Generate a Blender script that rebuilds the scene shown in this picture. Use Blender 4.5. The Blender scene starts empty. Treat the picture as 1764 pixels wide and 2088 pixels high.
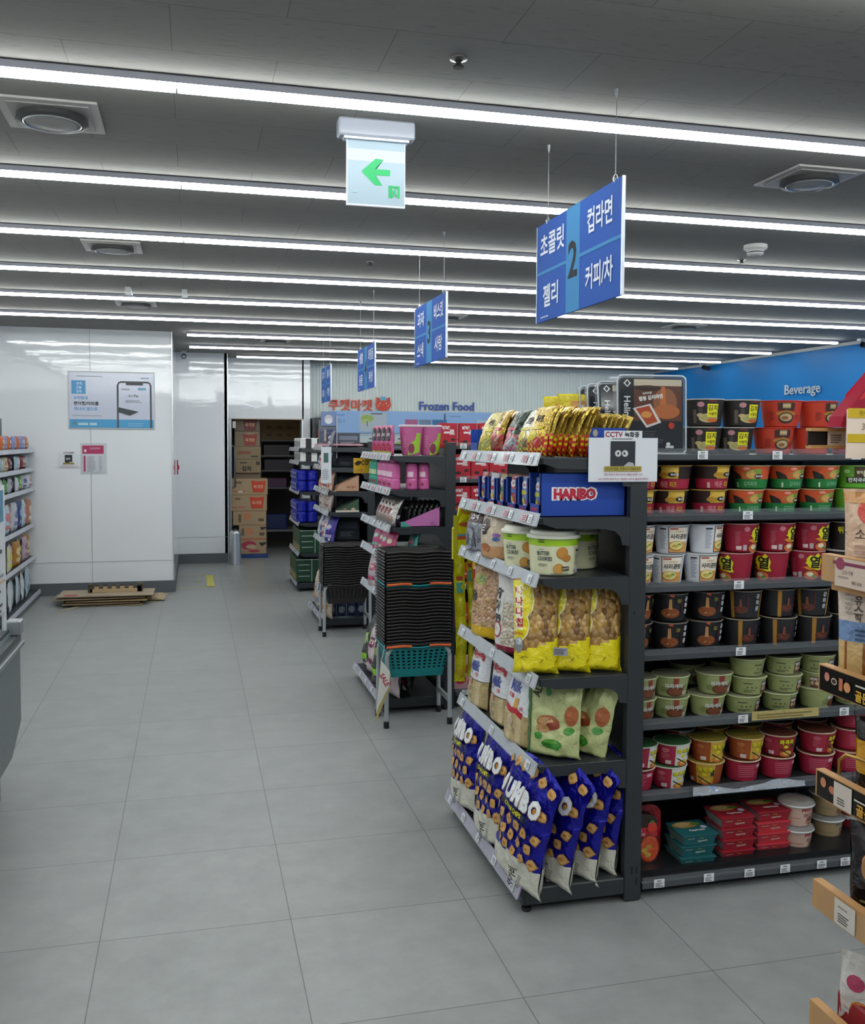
import bpy, math, random
import numpy as np
from mathutils import Vector, Matrix, noise

SC = bpy.context.scene
COL = SC.collection
# ---------------------------------------------------------------- camera, world, exposure
CAM_H, FPX, PPY = 1.5819, 1943.8, 1002.6
YAW, PITCH, ROLL = 0.246506, -0.0522584, 0.00578907
def cam_axes():
    cy, sy, cp, sp, cr, sr = math.cos(YAW), math.sin(YAW), math.cos(PITCH), math.sin(PITCH), math.cos(ROLL), math.sin(ROLL)
    fwd = Vector((sy*cp, cy*cp, sp)); right = Vector((cy, -sy, 0)); up = right.cross(fwd)
    return cr*right+sr*up, -sr*right+cr*up, fwd
AR, AU, AF = cam_axes()
cd = bpy.data.cameras.new('camera'); cam = bpy.data.objects.new('camera', cd); COL.objects.link(cam)
cd.sensor_fit = 'HORIZONTAL'; cd.sensor_width = 36; cd.lens = FPX/1764*36
cd.shift_y = (PPY-1044)/1764; cd.clip_start = 0.05
R3 = Matrix((AR, AU, -AF)).transposed()
cam.matrix_world = Matrix.Translation((0, 0, CAM_H)) @ R3.to_4x4()
SC.camera = cam
w = bpy.data.worlds.new('world'); SC.world = w; w.use_nodes = True
w.node_tree.nodes['Background'].inputs[0].default_value = (0.8, 0.9, 1, 1)
w.node_tree.nodes['Background'].inputs[1].default_value = 0.05
SC.view_settings.view_transform = 'Standard'; SC.view_settings.look = 'None'
SC.view_settings.exposure = 0.0; SC.view_settings.gamma = 1
try: SC.view_settings.use_curve_mapping = False
except Exception: pass
LAMP = 26.0          # radiance of the ceiling tubes
random.seed(7)
SC.cycles.max_bounces = 7; SC.cycles.diffuse_bounces = 4; SC.cycles.glossy_bounces = 3; SC.cycles.transparent_max_bounces = 10
SC.cycles.caustics_reflective = False; SC.cycles.caustics_refractive = False; SC.cycles.use_adaptive_sampling = True; SC.cycles.adaptive_threshold = 0.02

def at(px, py, x=None, y=None, z=None):
    """world point of a measured photograph point lying on the plane x=, y= or z="""
    d = AR*((px-882)/FPX) + AU*((PPY-py)/FPX) + AF
    C = Vector((0, 0, CAM_H))
    if y is not None: t = y/d.y
    elif x is not None: t = x/d.x
    else: t = (z-CAM_H)/d.z
    return C+d*t

# ---------------------------------------------------------------- materials
MATS = {}
def lin(h):
    h = h.lstrip('#'); o = []
    for i in (0, 2, 4):
        c = int(h[i:i+2], 16)/255
        o.append(c/12.92 if c <= .04045 else ((c+.055)/1.055)**2.4)
    return (*o, 1)
KIND = {'paper': (.55, 0, .0), 'matte': (.85, 0, 0), 'film': (.26, 0, .85), 'foil': (.24, .75, .9), 'plastic': (.4, 0, 0), 'metal': (.33, .9, 0),
        'gloss': (.12, 0, 0), 'paint': (.45, .0, 0), 'coat': (.38, 0, 0), 'rough': (.95, 0, 0)}
def mat(hexc, kind='paper'):
    k = (hexc, kind)
    if k in MATS: return MATS[k]
    m = bpy.data.materials.new(kind+'_'+hexc.lstrip('#')); m.use_nodes = True
    nt = m.node_tree; b = nt.nodes['Principled BSDF']
    MATS[k] = m
    if kind == 'clear':
        b.inputs['Base Color'].default_value = lin(hexc); b.inputs['Roughness'].default_value = .15
        b.inputs['Alpha'].default_value = .32
        return m
    if kind == 'veil':
        b.inputs['Base Color'].default_value = lin(hexc); b.inputs['Roughness'].default_value = .1
        b.inputs['Alpha'].default_value = .12
        return m
    if kind.startswith('emit'):
        b.inputs['Base Color'].default_value = lin(hexc)
        b.inputs['Emission Color'].default_value = lin(hexc); b.inputs['Emission Strength'].default_value = float(kind[4:])
        return m
    r, me, bump = KIND[kind]
    b.inputs['Base Color'].default_value = lin(hexc); b.inputs['Roughness'].default_value = r; b.inputs['Metallic'].default_value = me
    tc = nt.nodes.new('ShaderNodeTexCoord'); n = nt.nodes.new('ShaderNodeTexNoise')
    nt.links.new(tc.outputs['Object'], n.inputs['Vector'])
    if bump:
        n.inputs['Scale'].default_value = 26; n.inputs['Detail'].default_value = 2.5; n.inputs['Distortion'].default_value = .8
        bp = nt.nodes.new('ShaderNodeBump'); bp.inputs['Strength'].default_value = bump; bp.inputs['Distance'].default_value = .011
        nt.links.new(n.outputs['Fac'], bp.inputs['Height']); nt.links.new(bp.outputs['Normal'], b.inputs['Normal'])
    else:
        n.inputs['Scale'].default_value = 60; n.inputs['Detail'].default_value = 2
        mr = nt.nodes.new('ShaderNodeMapRange'); mr.inputs['To Min'].default_value = max(.02, r-.06); mr.inputs['To Max'].default_value = min(1, r+.06)
        nt.links.new(n.outputs['Fac'], mr.inputs['Value']); nt.links.new(mr.outputs['Result'], b.inputs['Roughness'])
    return m
def crumb(name, cols, scale, rough=.3, bump=.8, feature='F1', stretch=(1, 1, 1)):
    """voronoi-broken contents seen through a clear wrapper"""
    if name in MATS: return MATS[name]
    m = bpy.data.materials.new(name); m.use_nodes = True; nt = m.node_tree; b = nt.nodes['Principled BSDF']; MATS[name] = m
    tc = nt.nodes.new('ShaderNodeTexCoord'); mp = nt.nodes.new('ShaderNodeMapping'); mp.inputs['Scale'].default_value = stretch
    v = nt.nodes.new('ShaderNodeTexVoronoi'); v.inputs['Scale'].default_value = scale; v.feature = feature
    nt.links.new(tc.outputs['Object'], mp.inputs['Vector']); nt.links.new(mp.outputs['Vector'], v.inputs['Vector'])
    sp = nt.nodes.new('ShaderNodeSeparateColor'); nt.links.new(v.outputs['Color'], sp.inputs[0])
    cr = nt.nodes.new('ShaderNodeValToRGB'); nt.links.new(sp.outputs[0], cr.inputs['Fac'])
    el = cr.color_ramp.elements
    while len(el) < len(cols): el.new(.5)
    for i, c in enumerate(cols): el[i].position = i/max(1, len(cols)-1); el[i].color = lin(c)
    nt.links.new(cr.outputs['Color'], b.inputs['Base Color']); b.inputs['Roughness'].default_value = rough
    bp = nt.nodes.new('ShaderNodeBump'); bp.inputs['Strength'].default_value = bump; bp.inputs['Distance'].default_value = .01; bp.invert = True
    nt.links.new(v.outputs['Distance'], bp.inputs['Height']); nt.links.new(bp.outputs['Normal'], b.inputs['Normal'])
    return m

# ---------------------------------------------------------------- text -> flat triangles
TXT = {}
def text_tris(s, bold=.0):
    k = (s, bold)
    if k in TXT: return TXT[k]
    cu = bpy.data.curves.new('t', 'FONT'); cu.body = s; cu.size = 1; cu.resolution_u = 2; cu.offset = bold
    o = bpy.data.objects.new('t', cu); COL.objects.link(o)
    me = bpy.data.meshes.new_from_object(o.evaluated_get(bpy.context.evaluated_depsgraph_get()))
    me.calc_loop_triangles()
    V = np.array([v.co[:2] for v in me.vertices]) if len(me.vertices) else np.zeros((1, 2))
    T = [tuple(t.vertices) for t in me.loop_triangles]
    bpy.data.objects.remove(o); bpy.data.curves.remove(cu); bpy.data.meshes.remove(me)
    mn, mx = V.min(0), V.max(0)
    V = (V-(mn+mx)/2)/max(1e-6, mx[1]-mn[1])
    TXT[k] = (V, T, (mx[0]-mn[0])/max(1e-6, mx[1]-mn[1]))
    return TXT[k]

# ---------------------------------------------------------------- mesh builder
class MB:
    def __init__(s): s.v = []; s.f = []; s.m = []; s.sm = []; s.mats = []
    def mi(s, m):
        if isinstance(m, tuple): m = mat(*m)
        elif isinstance(m, str): m = mat(m)
        if m not in s.mats: s.mats.append(m)
        return s.mats.index(m)
    def add(s, V, F, m, smooth=False):
        b = len(s.v); s.v.extend([tuple(p) for p in V]); mi = s.mi(m)
        for f in F: s.f.append(tuple(i+b for i in f)); s.m.append(mi); s.sm.append(smooth)
    def box(s, a, b, m, bev=0, T=None):
        x0, y0, z0 = a; x1, y1, z1 = b
        if bev:
            V = []
            F = []
            e = bev
            # 24-vert chamfered box
            idx = {}
            for ix, X in enumerate((x0, x1)):
                for iy, Yv in enumerate((y0, y1)):
                    for iz, Z in enumerate((z0, z1)):
                        sx, sy, sz = (1-2*ix), (1-2*iy), (1-2*iz)
                        for ax, p in enumerate(((X, Yv+sy*e, Z+sz*e), (X+sx*e, Yv, Z+sz*e), (X+sx*e, Yv+sy*e, Z))):
                            idx[(ix, iy, iz, ax)] = len(V); V.append(p)
            def q(*k): F.append(tuple(idx[t] for t in k))
            for i in (0, 1):
                q((i,0,0,0),(i,1,0,0),(i,1,1,0),(i,0,1,0)); q((0,i,0,1),(1,i,0,1),(1,i,1,1),(0,i,1,1)); q((0,0,i,2),(1,0,i,2),(1,1,i,2),(0,1,i,2))
            for i in (0, 1):
                for j in (0, 1):
                    q((i,j,0,0),(i,j,1,0),(i,j,1,1),(i,j,0,1)); q((i,0,j,0),(i,1,j,0),(i,1,j,2),(i,0,j,2)); q((0,i,j,1),(1,i,j,1),(1,i,j,2),(0,i,j,2))
            for i in (0, 1):
                for j in (0, 1):
                    for k in (0, 1): F.append((idx[(i,j,k,0)], idx[(i,j,k,1)], idx[(i,j,k,2)]))
        else:
            V = [(x0,y0,z0),(x1,y0,z0),(x1,y1,z0),(x0,y1,z0),(x0,y0,z1),(x1,y0,z1),(x1,y1,z1),(x0,y1,z1)]
            F = [(0,3,2,1),(4,5,6,7),(0,1,5,4),(1,2,6,5),(2,3,7,6),(3,0,4,7)]
        if T is not None: V = [T @ Vector(p) for p in V]
        s.add(V, F, m); return s
    def lathe(s, prof, m, n=32, c=(0, 0, 0), smooth=True, mfn=None, caps=True, T=None):
        for i in range(len(prof)-1):
            (r0, z0), (r1, z1) = prof[i], prof[i+1]
            V = []; F = []
            for k in range(n):
                a = 2*math.pi*k/n
                V.append((c[0]+r0*math.cos(a), c[1]+r0*math.sin(a), c[2]+z0)); V.append((c[0]+r1*math.cos(a), c[1]+r1*math.sin(a), c[2]+z1))
            if T is not None: V = [T @ Vector(p) for p in V]
            for k in range(n):
                j = (k+1) % n; F.append((2*k, 2*j, 2*j+1, 2*k+1))
            s.add(V, F, mfn(i) if mfn else m, smooth)
        return s
    def disc(s, r, z, m, n=32, c=(0, 0, 0)):
        V = [(c[0]+r*math.cos(2*math.pi*k/n), c[1]+r*math.sin(2*math.pi*k/n), c[2]+z) for k in range(n)]
        s.add(V, [tuple(range(n))], m); return s
    def tube(s, P, r, m, n=8, caps=True):
        P = [Vector(p) for p in P]; V = []; F = []
        up = Vector((0, 0, 1))
        for i, p in enumerate(P):
            d = (P[min(i+1, len(P)-1)]-P[max(i-1, 0)]).normalized()
            a = d.cross(up)
            if a.length < .05: a = d.cross(Vector((0, 1, 0)))
            a.normalize(); b = d.cross(a)
            if i and (a.dot(pa) < 0): a, b = -a, -b
            pa = a
            for k in range(n):
                t = 2*math.pi*k/n; V.append(p+(a*math.cos(t)+b*math.sin(t))*r)
        for i in range(len(P)-1):
            for k in range(n):
                j = (k+1) % n; F.append((i*n+k, i*n+j, (i+1)*n+j, (i+1)*n+k))
        s.add(V, F, m, True)
        if caps: s.add(V[:n], [tuple(range(n))], m); s.add(V[-n:], [tuple(range(n))], m)
        return s
    def grid(s, fn, nu, nv, m, smooth=True, mfn=None, wrap=False):
        V = [fn(i/nu, j/nv) for j in range(nv+1) for i in range(nu+1)]
        b = len(s.v); s.v.extend([tuple(p) for p in V])
        for j in range(nv):
            for i in range(nu):
                s.f.append((b+j*(nu+1)+i, b+j*(nu+1)+i+1, b+(j+1)*(nu+1)+i+1, b+(j+1)*(nu+1)+i))
                s.m.append(s.mi(mfn((i+.5)/nu, (j+.5)/nv)) if mfn else s.mi(m)); s.sm.append(smooth)
        return s
    def prism(s, P, axis, a, b, m):
        """polygon P (2-D) extruded along axis 0/1/2 from a to b"""
        def mk(p, t):
            q = [0, 0, 0]; o = [i for i in range(3) if i != axis]; q[o[0]] = p[0]; q[o[1]] = p[1]; q[axis] = t; return tuple(q)
        n = len(P); V = [mk(p, a) for p in P]+[mk(p, b) for p in P]
        F = [tuple(range(n)), tuple(range(2*n-1, n-1, -1))]+[(i, (i+1) % n, n+(i+1) % n, n+i) for i in range(n)]
        s.add(V, F, m); return s
    def art(s, S, items, kind='paper', L=.014, off0=.0006, doff=.00025):
        for li, it in enumerate(items):
            off = off0+doff*li; t = it[0]; col = it[-1]; tris = []
            if t == 'r':
                _, a, b, c, d, _c = it; tris = [((a, b), (c, b), (c, d)), ((a, b), (c, d), (a, d))]
            elif t == 'e':
                _, a, b, ra, rb, _c = it; n = 20
                P = [(a+ra*math.cos(2*math.pi*k/n), b+rb*math.sin(2*math.pi*k/n)) for k in range(n)]
                tris = [((a, b), P[k], P[(k+1) % n]) for k in range(n)]
            elif t == 'p':
                P = it[1]; cx = sum(p[0] for p in P)/len(P); cz = sum(p[1] for p in P)/len(P)
                tris = [((cx, cz), P[k], P[(k+1) % len(P)]) for k in range(len(P))]
            elif t == 't':   # ('t', text, u, v, height, rot, bold, maxw, col)
                _, st, a, b, h, rot, bold, mw, _c = it
                V, T, asp = text_tris(st, bold)
                sx = h if not mw or asp*h <= mw else mw/asp
                c_, s_ = math.cos(math.radians(rot)), math.sin(math.radians(rot))
                def tr(p): x, y = p[0]*sx, p[1]*h; return (a+x*c_-y*s_, b+x*s_+y*c_)
                tris = [tuple(tr(V[i]) for i in tt) for tt in T]
            elif t == 'l':   # small unreadable lines of print: u0,v0,u1,v1,rows
                _, a, b, c, d, nr, _c = it; h = (d-b)/nr
                for k in range(nr):
                    e = a+(c-a)*random.uniform(.6, 1); z = b+h*k
                    tris += [((a, z), (e, z), (e, z+h*.5)), ((a, z), (e, z+h*.5), (a, z+h*.5))]
            out = []; st_ = list(tris)
            while st_:
                A = st_.pop(); e = [(A[1][0]-A[0][0])**2+(A[1][1]-A[0][1])**2, (A[2][0]-A[1][0])**2+(A[2][1]-A[1][1])**2, (A[0][0]-A[2][0])**2+(A[0][1]-A[2][1])**2]
                k = e.index(max(e))
                if e[k] > L*L and len(out) < 6000:
                    p, q, r = A[k], A[(k+1) % 3], A[(k+2) % 3]; mdp = ((p[0]+q[0])/2, (p[1]+q[1])/2)
                    st_ += [(p, mdp, r), (mdp, q, r)]
                else: out.append(A)
            V = []; F = []
            for A in out:
                F.append((len(V), len(V)+1, len(V)+2))
                for p in A: V.append(S(p[0], p[1], off))
            s.add(V, F, (col, kind) if isinstance(col, str) else col, True)
        return s
    def build(s, name, parent=None, loc=None, rot=None):
        me = bpy.data.meshes.new(name); me.from_pydata(s.v, [], s.f)
        for m in s.mats: me.materials.append(m)
        me.polygons.foreach_set('material_index', s.m); me.polygons.foreach_set('use_smooth', s.sm)
        me.update()
        o = bpy.data.objects.new(name, me); COL.objects.link(o)
        if parent is not None: o.parent = parent
        if loc is not None: o.location = loc
        if rot is not None: o.rotation_euler = rot
        return o
def tag(o, label, cat, group=None):
    o['label'] = label; o['category'] = cat
    if group: o['group'] = group
    return o
def struct(o): o['kind'] = 'structure'; return o
def empty(name, loc, rz=0):
    o = bpy.data.objects.new(name, None); COL.objects.link(o); o.location = loc; o.rotation_euler = (0, 0, rz); o.empty_display_size = .05
    return o
def copy_tree(o, parent=None):
    c = o.copy(); COL.objects.link(c)
    if parent is not None: c.parent = parent
    for ch in list(o.children): copy_tree(ch, c)
    return c
USED = set()
def inst(proto, loc, rot=(0, 0, 0), label=None, scale=None):
    if proto.name in USED: o = copy_tree(proto)
    else: o = proto; USED.add(proto.name)
    o.location = loc; o.rotation_euler = rot
    if scale: o.scale = scale
    if label: o['label'] = label
    return o
ORD = ['first', 'second', 'third', 'fourth', 'fifth', 'sixth', 'seventh', 'eighth', 'ninth', 'tenth', 'eleventh', 'twelfth', 'thirteenth', 'fourteenth', 'fifteenth',
       'sixteenth', 'seventeenth', 'eighteenth', 'nineteenth', 'twentieth', 'twenty-first', 'twenty-second', 'twenty-third']
def plane_y(x0, z0, y, sgn=-1):   # art surface on a vertical plane facing -Y
    return lambda u, v, off: (x0+u, y+sgn*off, z0+v)
def plane_x(x, y0, z0, sgn=-1):   # facing -X; u runs along -Y so that writing reads left to right
    return lambda u, v, off: (x+sgn*off, y0-u, z0+v)
DG = '#2c3034'
MET = (DG, 'coat')
# ---------------------------------------------------------------- the room
def floor_mat():
    m = bpy.data.materials.new('floor_tile'); m.use_nodes = True; nt = m.node_tree; b = nt.nodes['Principled BSDF']; N = nt.nodes.new; Lk = nt.links.new
    tc = N('ShaderNodeTexCoord'); sep = N('ShaderNodeSeparateXYZ'); Lk(tc.outputs['Object'], sep.inputs[0])
    def frac(out, offs, per):
        a = N('ShaderNodeMath'); a.operation = 'ADD'; a.inputs[1].default_value = offs; Lk(out, a.inputs[0])
        d = N('ShaderNodeMath'); d.operation = 'DIVIDE'; d.inputs[1].default_value = per; Lk(a.outputs[0], d.inputs[0])
        return d
    def grout(d):
        f = N('ShaderNodeMath'); f.operation = 'FRACT'; Lk(d.outputs[0], f.inputs[0])
        s = N('ShaderNodeMath'); s.operation = 'SUBTRACT'; s.inputs[1].default_value = .5; Lk(f.outputs[0], s.inputs[0])
        ab = N('ShaderNodeMath'); ab.operation = 'ABSOLUTE'; Lk(s.outputs[0], ab.inputs[0])
        g = N('ShaderNodeMath'); g.operation = 'GREATER_THAN'; g.inputs[1].default_value = .5-.0028; Lk(ab.outputs[0], g.inputs[0])
        return g
    dx = frac(sep.outputs[0], .296+6, .6); dy = frac(sep.outputs[1], -3.098+12.06, .603)
    gx, gy = grout(dx), grout(dy)
    mx = N('ShaderNodeMath'); mx.operation = 'MAXIMUM'; Lk(gx.outputs[0], mx.inputs[0]); Lk(gy.outputs[0], mx.inputs[1])
    cmb = N('ShaderNodeCombineXYZ')
    for i, d in ((0, dx), (1, dy)):
        fl = N('ShaderNodeMath'); fl.operation = 'FLOOR'; Lk(d.outputs[0], fl.inputs[0]); Lk(fl.outputs[0], cmb.inputs[i])
    wn = N('ShaderNodeTexWhiteNoise'); Lk(cmb.outputs[0], wn.inputs['Vector'])
    n1 = N('ShaderNodeTexNoise'); n1.inputs['Scale'].default_value = 6; n1.inputs['Detail'].default_value = 8; n1.inputs['Roughness'].default_value = .68
    Lk(tc.outputs['Object'], n1.inputs['Vector'])
    mixn = N('ShaderNodeMath'); mixn.operation = 'MULTIPLY_ADD'; mixn.inputs[1].default_value = .07; Lk(wn.outputs['Value'], mixn.inputs[0]); Lk(n1.outputs['Fac'], mixn.inputs[2])
    cr = N('ShaderNodeValToRGB'); e = cr.color_ramp.elements
    e[0].position = .3; e[0].color = lin('#828484'); e[1].position = .8; e[1].color = lin('#979998')
    Lk(mixn.outputs[0], cr.inputs['Fac'])
    mc = N('ShaderNodeMix'); mc.data_type = 'RGBA'; Lk(mx.outputs[0], mc.inputs[0]); Lk(cr.outputs['Color'], mc.inputs[6]); mc.inputs[7].default_value = lin('#5f6060')
    Lk(mc.outputs[2], b.inputs['Base Color'])
    rr = N('ShaderNodeMapRange'); rr.inputs['To Min'].default_value = .32; rr.inputs['To Max'].default_value = .48; Lk(n1.outputs['Fac'], rr.inputs['Value']); Lk(rr.outputs[0], b.inputs['Roughness'])
    return m
def ceil_mat():
    m = bpy.data.materials.new('ceiling_board'); m.use_nodes = True; nt = m.node_tree; b = nt.nodes['Principled BSDF']; N = nt.nodes.new; Lk = nt.links.new
    tc = N('ShaderNodeTexCoord'); mp = N('ShaderNodeMapping'); mp.inputs['Location'].default_value = (.05, .1, 0); Lk(tc.outputs['Object'], mp.inputs['Vector'])
    br = N('ShaderNodeTexBrick'); br.inputs['Scale'].default_value = 1; br.inputs['Brick Width'].default_value = .6; br.inputs['Row Height'].default_value = .3
    br.inputs['Mortar Size'].default_value = .0016; br.inputs['Color1'].default_value = lin('#83807d'); br.inputs['Color2'].default_value = lin('#817e7b'); br.inputs['Mortar'].default_value = lin('#686562')
    Lk(mp.outputs['Vector'], br.inputs['Vector'])
    n = N('ShaderNodeTexNoise'); n.inputs['Scale'].default_value = 1; n.inputs['Detail'].default_value = 3
    m2 = N('ShaderNodeMapping'); m2.inputs['Scale'].default_value = (18, 110, 1); Lk(tc.outputs['Object'], m2.inputs['Vector']); Lk(m2.outputs['Vector'], n.inputs['Vector'])
    cr = N('ShaderNodeValToRGB'); e = cr.color_ramp.elements; e[0].position = .28; e[0].color = (.78, .78, .78, 1); e[1].position = .42; e[1].color = (1, 1, 1, 1)
    Lk(n.outputs['Fac'], cr.inputs['Fac'])
    mc = N('ShaderNodeMix'); mc.data_type = 'RGBA'; mc.blend_type = 'MULTIPLY'; mc.inputs[0].default_value = 1; Lk(br.outputs['Color'], mc.inputs[6]); Lk(cr.outputs['Color'], mc.inputs[7])
    Lk(mc.outputs[2], b.inputs['Base Color']); b.inputs['Roughness'].default_value = .9
    return m
def panel_mat(name, hexc, rough, bump, scale=(1.2, 1.2, 4), dist=.02):
    m = bpy.data.materials.new(name); m.use_nodes = True; nt = m.node_tree; b = nt.nodes['Principled BSDF']; N = nt.nodes.new; Lk = nt.links.new
    b.inputs['Base Color'].default_value = lin(hexc); b.inputs['Roughness'].default_value = rough
    tc = N('ShaderNodeTexCoord'); mp = N('ShaderNodeMapping'); mp.inputs['Scale'].default_value = scale; Lk(tc.outputs['Object'], mp.inputs['Vector'])
    n = N('ShaderNodeTexNoise'); n.inputs['Scale'].default_value = 3; n.inputs['Detail'].default_value = 3; Lk(mp.outputs['Vector'], n.inputs['Vector'])
    bp = N('ShaderNodeBump'); bp.inputs['Strength'].default_value = bump; bp.inputs['Distance'].default_value = dist
    Lk(n.outputs['Fac'], bp.inputs['Height']); Lk(bp.outputs['Normal'], b.inputs['Normal'])
    return m
XL, XR, YN, YF, HC = -2.1, 7.0, -3.0, 13.7, 2.70
FM, CM = floor_mat(), ceil_mat()
WP = panel_mat('white_gloss_panel', '#e6e8ec', .05, .03)
b = MB(); b.box((XL-.1, YN, -.1), (XR+.1, 17.2, 0), FM); struct(b.build('floor'))
b = MB(); b.box((XL-.1, YN, HC), (XR+.1, 17.2, HC+.1), CM); struct(b.build('ceiling'))
b = MB()
b.box((XL, 10.25, 0), (-.2, 12.6, HC), WP)
b.box((XL, 12.6, 0), (.44, 12.75, HC), WP)
b.box((-1.004, 10.244, .13), (-1.0, 10.25, HC), ('#a3a6ae', 'paint'))
b.box((XL, 10.246, .335), (-.2, 10.25, .338), ('#a3a6ae', 'paint'))
b.box((-.2, 12.596, .335), (.44, 12.6, .338), ('#a3a6ae', 'paint'))
b.box((-.206, 10.24, 0.0), (-.196, 10.25, HC), ('#c9ccd2', 'metal'))
b.box((.434, 12.59, 0.0), (.446, 12.6, HC), ('#c9ccd2', 'metal'))
struct(b.build('wall_back_left'))
b = MB(); b.box((XL, 10.235, 0), (-.197, 10.252, .125), ('#5a5f64', 'paint')); b.box((-.2, 10.25, 0), (-.185, 12.6, .125), ('#5a5f64', 'paint'))
b.box((-.2, 12.585, 0), (.44, 12.602, .125), ('#5a5f64', 'paint')); struct(b.build('baseboard_back'))
b = MB(); b.box((.42, 13.24, 1.885), (1.49, 13.32, HC), WP); b.box((.40, 12.6, 0), (.44, 13.32, HC), WP); b.box((1.47, 13.24, 0), (1.58, 13.32, HC), WP); struct(b.build('wall_doorway'))
b = MB(); b.box((.442, 13.23, 0), (.47, 13.33, 1.885), ('#b9bcc2', 'metal')); b.box((1.46, 13.23, 0), (1.48, 13.33, 1.885), ('#b9bcc2', 'metal')); b.box((.442, 13.23, 1.875), (1.48, 13.33, 1.89), ('#c9b9ae', 'paint'))
struct(b.build('trim_1'))
# open glass door leaf swung towards the shop against the left jamb
d = struct(MB().box((-.02, -.42, 0.01), (.0, 0, 1.86), ('#9aa3a6', 'veil')).box((-.025, -.44, .0), (.005, -.415, 1.87), ('#8d9195', 'metal')).box((-.025, -.02, .0), (.005, .0, 1.87), ('#8d9195', 'metal')).build('door_1', loc=(.49, 13.22, 0)))
MB().tube([(.0, -.36, .95), (.05, -.36, .97), (.05, -.36, 1.5), (.0, -.36, 1.52)], .012, ('#5c6064', 'metal')).build('door_handle', d)
# ribbed white panel wall at the back
def rib_wall():
    b = MB(); x = 1.58; V = []; F = []
    n = 0
    while x < 6.25:
        for dx, dy in ((0, 0), (.018, 0), (.024, .012), (.042, .012), (.048, 0)):
            V += [(x+dx, YF+dy, 0), (x+dx, YF+dy, HC)]
        x += .048
    for i in range(len(V)//2-1): F.append((2*i, 2*i+2, 2*i+3, 2*i+1))
    b.add(V, F, ('#dfe6e4', 'paint')); b.box((1.5, YF+.013, 0), (XR, YF+.1, HC), ('#dfe6e4', 'paint')); b.box((6.25, YF-.01, 0), (XR, YF+.02, HC), WP)
    b.box((1.555, 13.32, 0), (1.58, YF+.05, HC), WP)
    return struct(b.build('wall_far'))
rib_wall()
BL = panel_mat('blue_wall_panel', '#0e7ac6', .45, .1, (1, 5, .3), .01)
b = MB(); b.box((XR, YN, 0), (XR+.1, YF+.1, HC), BL); BL.node_tree.nodes['Principled BSDF'].inputs['Specular IOR Level'].default_value = .2; struct(b.build('wall_right'))
b = MB(); b.box((XR-.02, YN, 2.665), (XR, YF, 2.70), ('#c5c9cb', 'paint')); struct(b.build('trim_2'))
b = MB(); b.box((XL-.1, YN, 0), (XL, 12.7, HC), WP); struct(b.build('wall_left'))
b = MB(); b.box((XL, YN-.1, 0), (XR, YN, HC), ('#b9bcc0', 'paint')); struct(b.build('wall_behind'))
# storeroom shell
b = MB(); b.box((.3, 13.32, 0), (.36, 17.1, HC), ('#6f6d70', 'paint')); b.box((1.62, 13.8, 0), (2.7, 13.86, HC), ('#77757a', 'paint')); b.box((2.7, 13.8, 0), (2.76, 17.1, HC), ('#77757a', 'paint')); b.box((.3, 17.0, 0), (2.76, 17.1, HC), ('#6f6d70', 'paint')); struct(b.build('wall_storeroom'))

# ---------------------------------------------------------------- ceiling lights and fittings
rows = [(-1.2, XL+.1, 6.9, 'behind'), (-.1, XL+.1, 6.9, 'b'), (.84, XL+.1, 6.9, 'c'), (1.99, XL+.1, 6.9, 'd'), (3.10, XL+.1, 6.85, 'e'), (4.26, XL+.1, 6.85, 'f'), (5.40, XL+.1, 6.8, 'g'), (6.56, XL+.1, 6.8, 'h'), (7.73, XL+.1, 6.8, 'i'),
        (8.94, XL+.1, 6.72, 'j'), (10.2, -.05, 6.75, 'k'), (11.5, -.03, 6.85, 'l'), (12.66, .56, 6.85, 'm')]
rl = ['continuous ceiling tube light furthest towards the camera, above the photographer', 'second continuous ceiling tube light behind the camera', 'third continuous ceiling tube light, just behind the camera', 'tube light glimpsed in the upper right corner of the picture',
      'nearest fully visible long white tube light, crossing above the green exit sign', 'second long white tube light, passing behind the green exit sign', 'third long white tube light, crossing the middle of the blue aisle sign',
      'fourth long white tube light, crossing the blue aisle sign below its number', 'fifth long white tube light, beyond the small ceiling brackets', 'sixth long tube light, last to run over the white wall with poster',
      'seventh tube light, starting at the corner of the white wall', 'eighth tube light, starting just above the recessed wall camera', 'furthest tube light, close to the ribbed back wall']
EM = mat('#f8fefb', 'emit%g' % LAMP); EM8 = mat('#f8fefb', 'emit%g' % (LAMP*.62)); EM9 = mat('#f8fefb', 'emit%g' % (LAMP*.36))   # the two furthest rows are dimmed to keep the back walls from overexposing
for (y, xa, xb, k), lb in zip(rows, rl):
    root = tag(empty('linear_ceiling_light', (xa, y, HC)), lb, 'ceiling light', 'long tube lights across the ceiling')
    MB().box((0, -.022, -.027), (xb-xa, .022, -.004), ('#a4a5b0', 'coat')).box((0, -.025, -.004), (xb-xa, .025, .0), ('#141416', 'paint')).build('housing', root)  # near-black strip paints in the shadow gap between housing and ceiling
    x = xa; nx = (math.floor((xa+.04)/1.11)+1)*1.11-.04
    while x < xb-.02:
        e = min(nx, xb)
        prof = [(.022, -.026), (.023, -.038), (.017, -.044), (-.017, -.044), (-.023, -.038), (-.022, -.026)]
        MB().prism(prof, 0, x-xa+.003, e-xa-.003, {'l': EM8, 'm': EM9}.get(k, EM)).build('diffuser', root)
        x = e; nx += 1.11
r = tag(empty('storeroom_fill_light', (1.0, 14.6, HC)), 'small square fill light added inside the storeroom', 'ceiling light'); MB().box((-.15, -.15, -.03), (.15, .15, 0), ('#c8c8c8', 'paint')).build('housing', r); MB().box((-.13, -.13, -.035), (.13, .13, -.03), ('#fff2e0', 'emit5')).build('diffuser', r)  # lamp added only to brighten the dark storeroom
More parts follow.
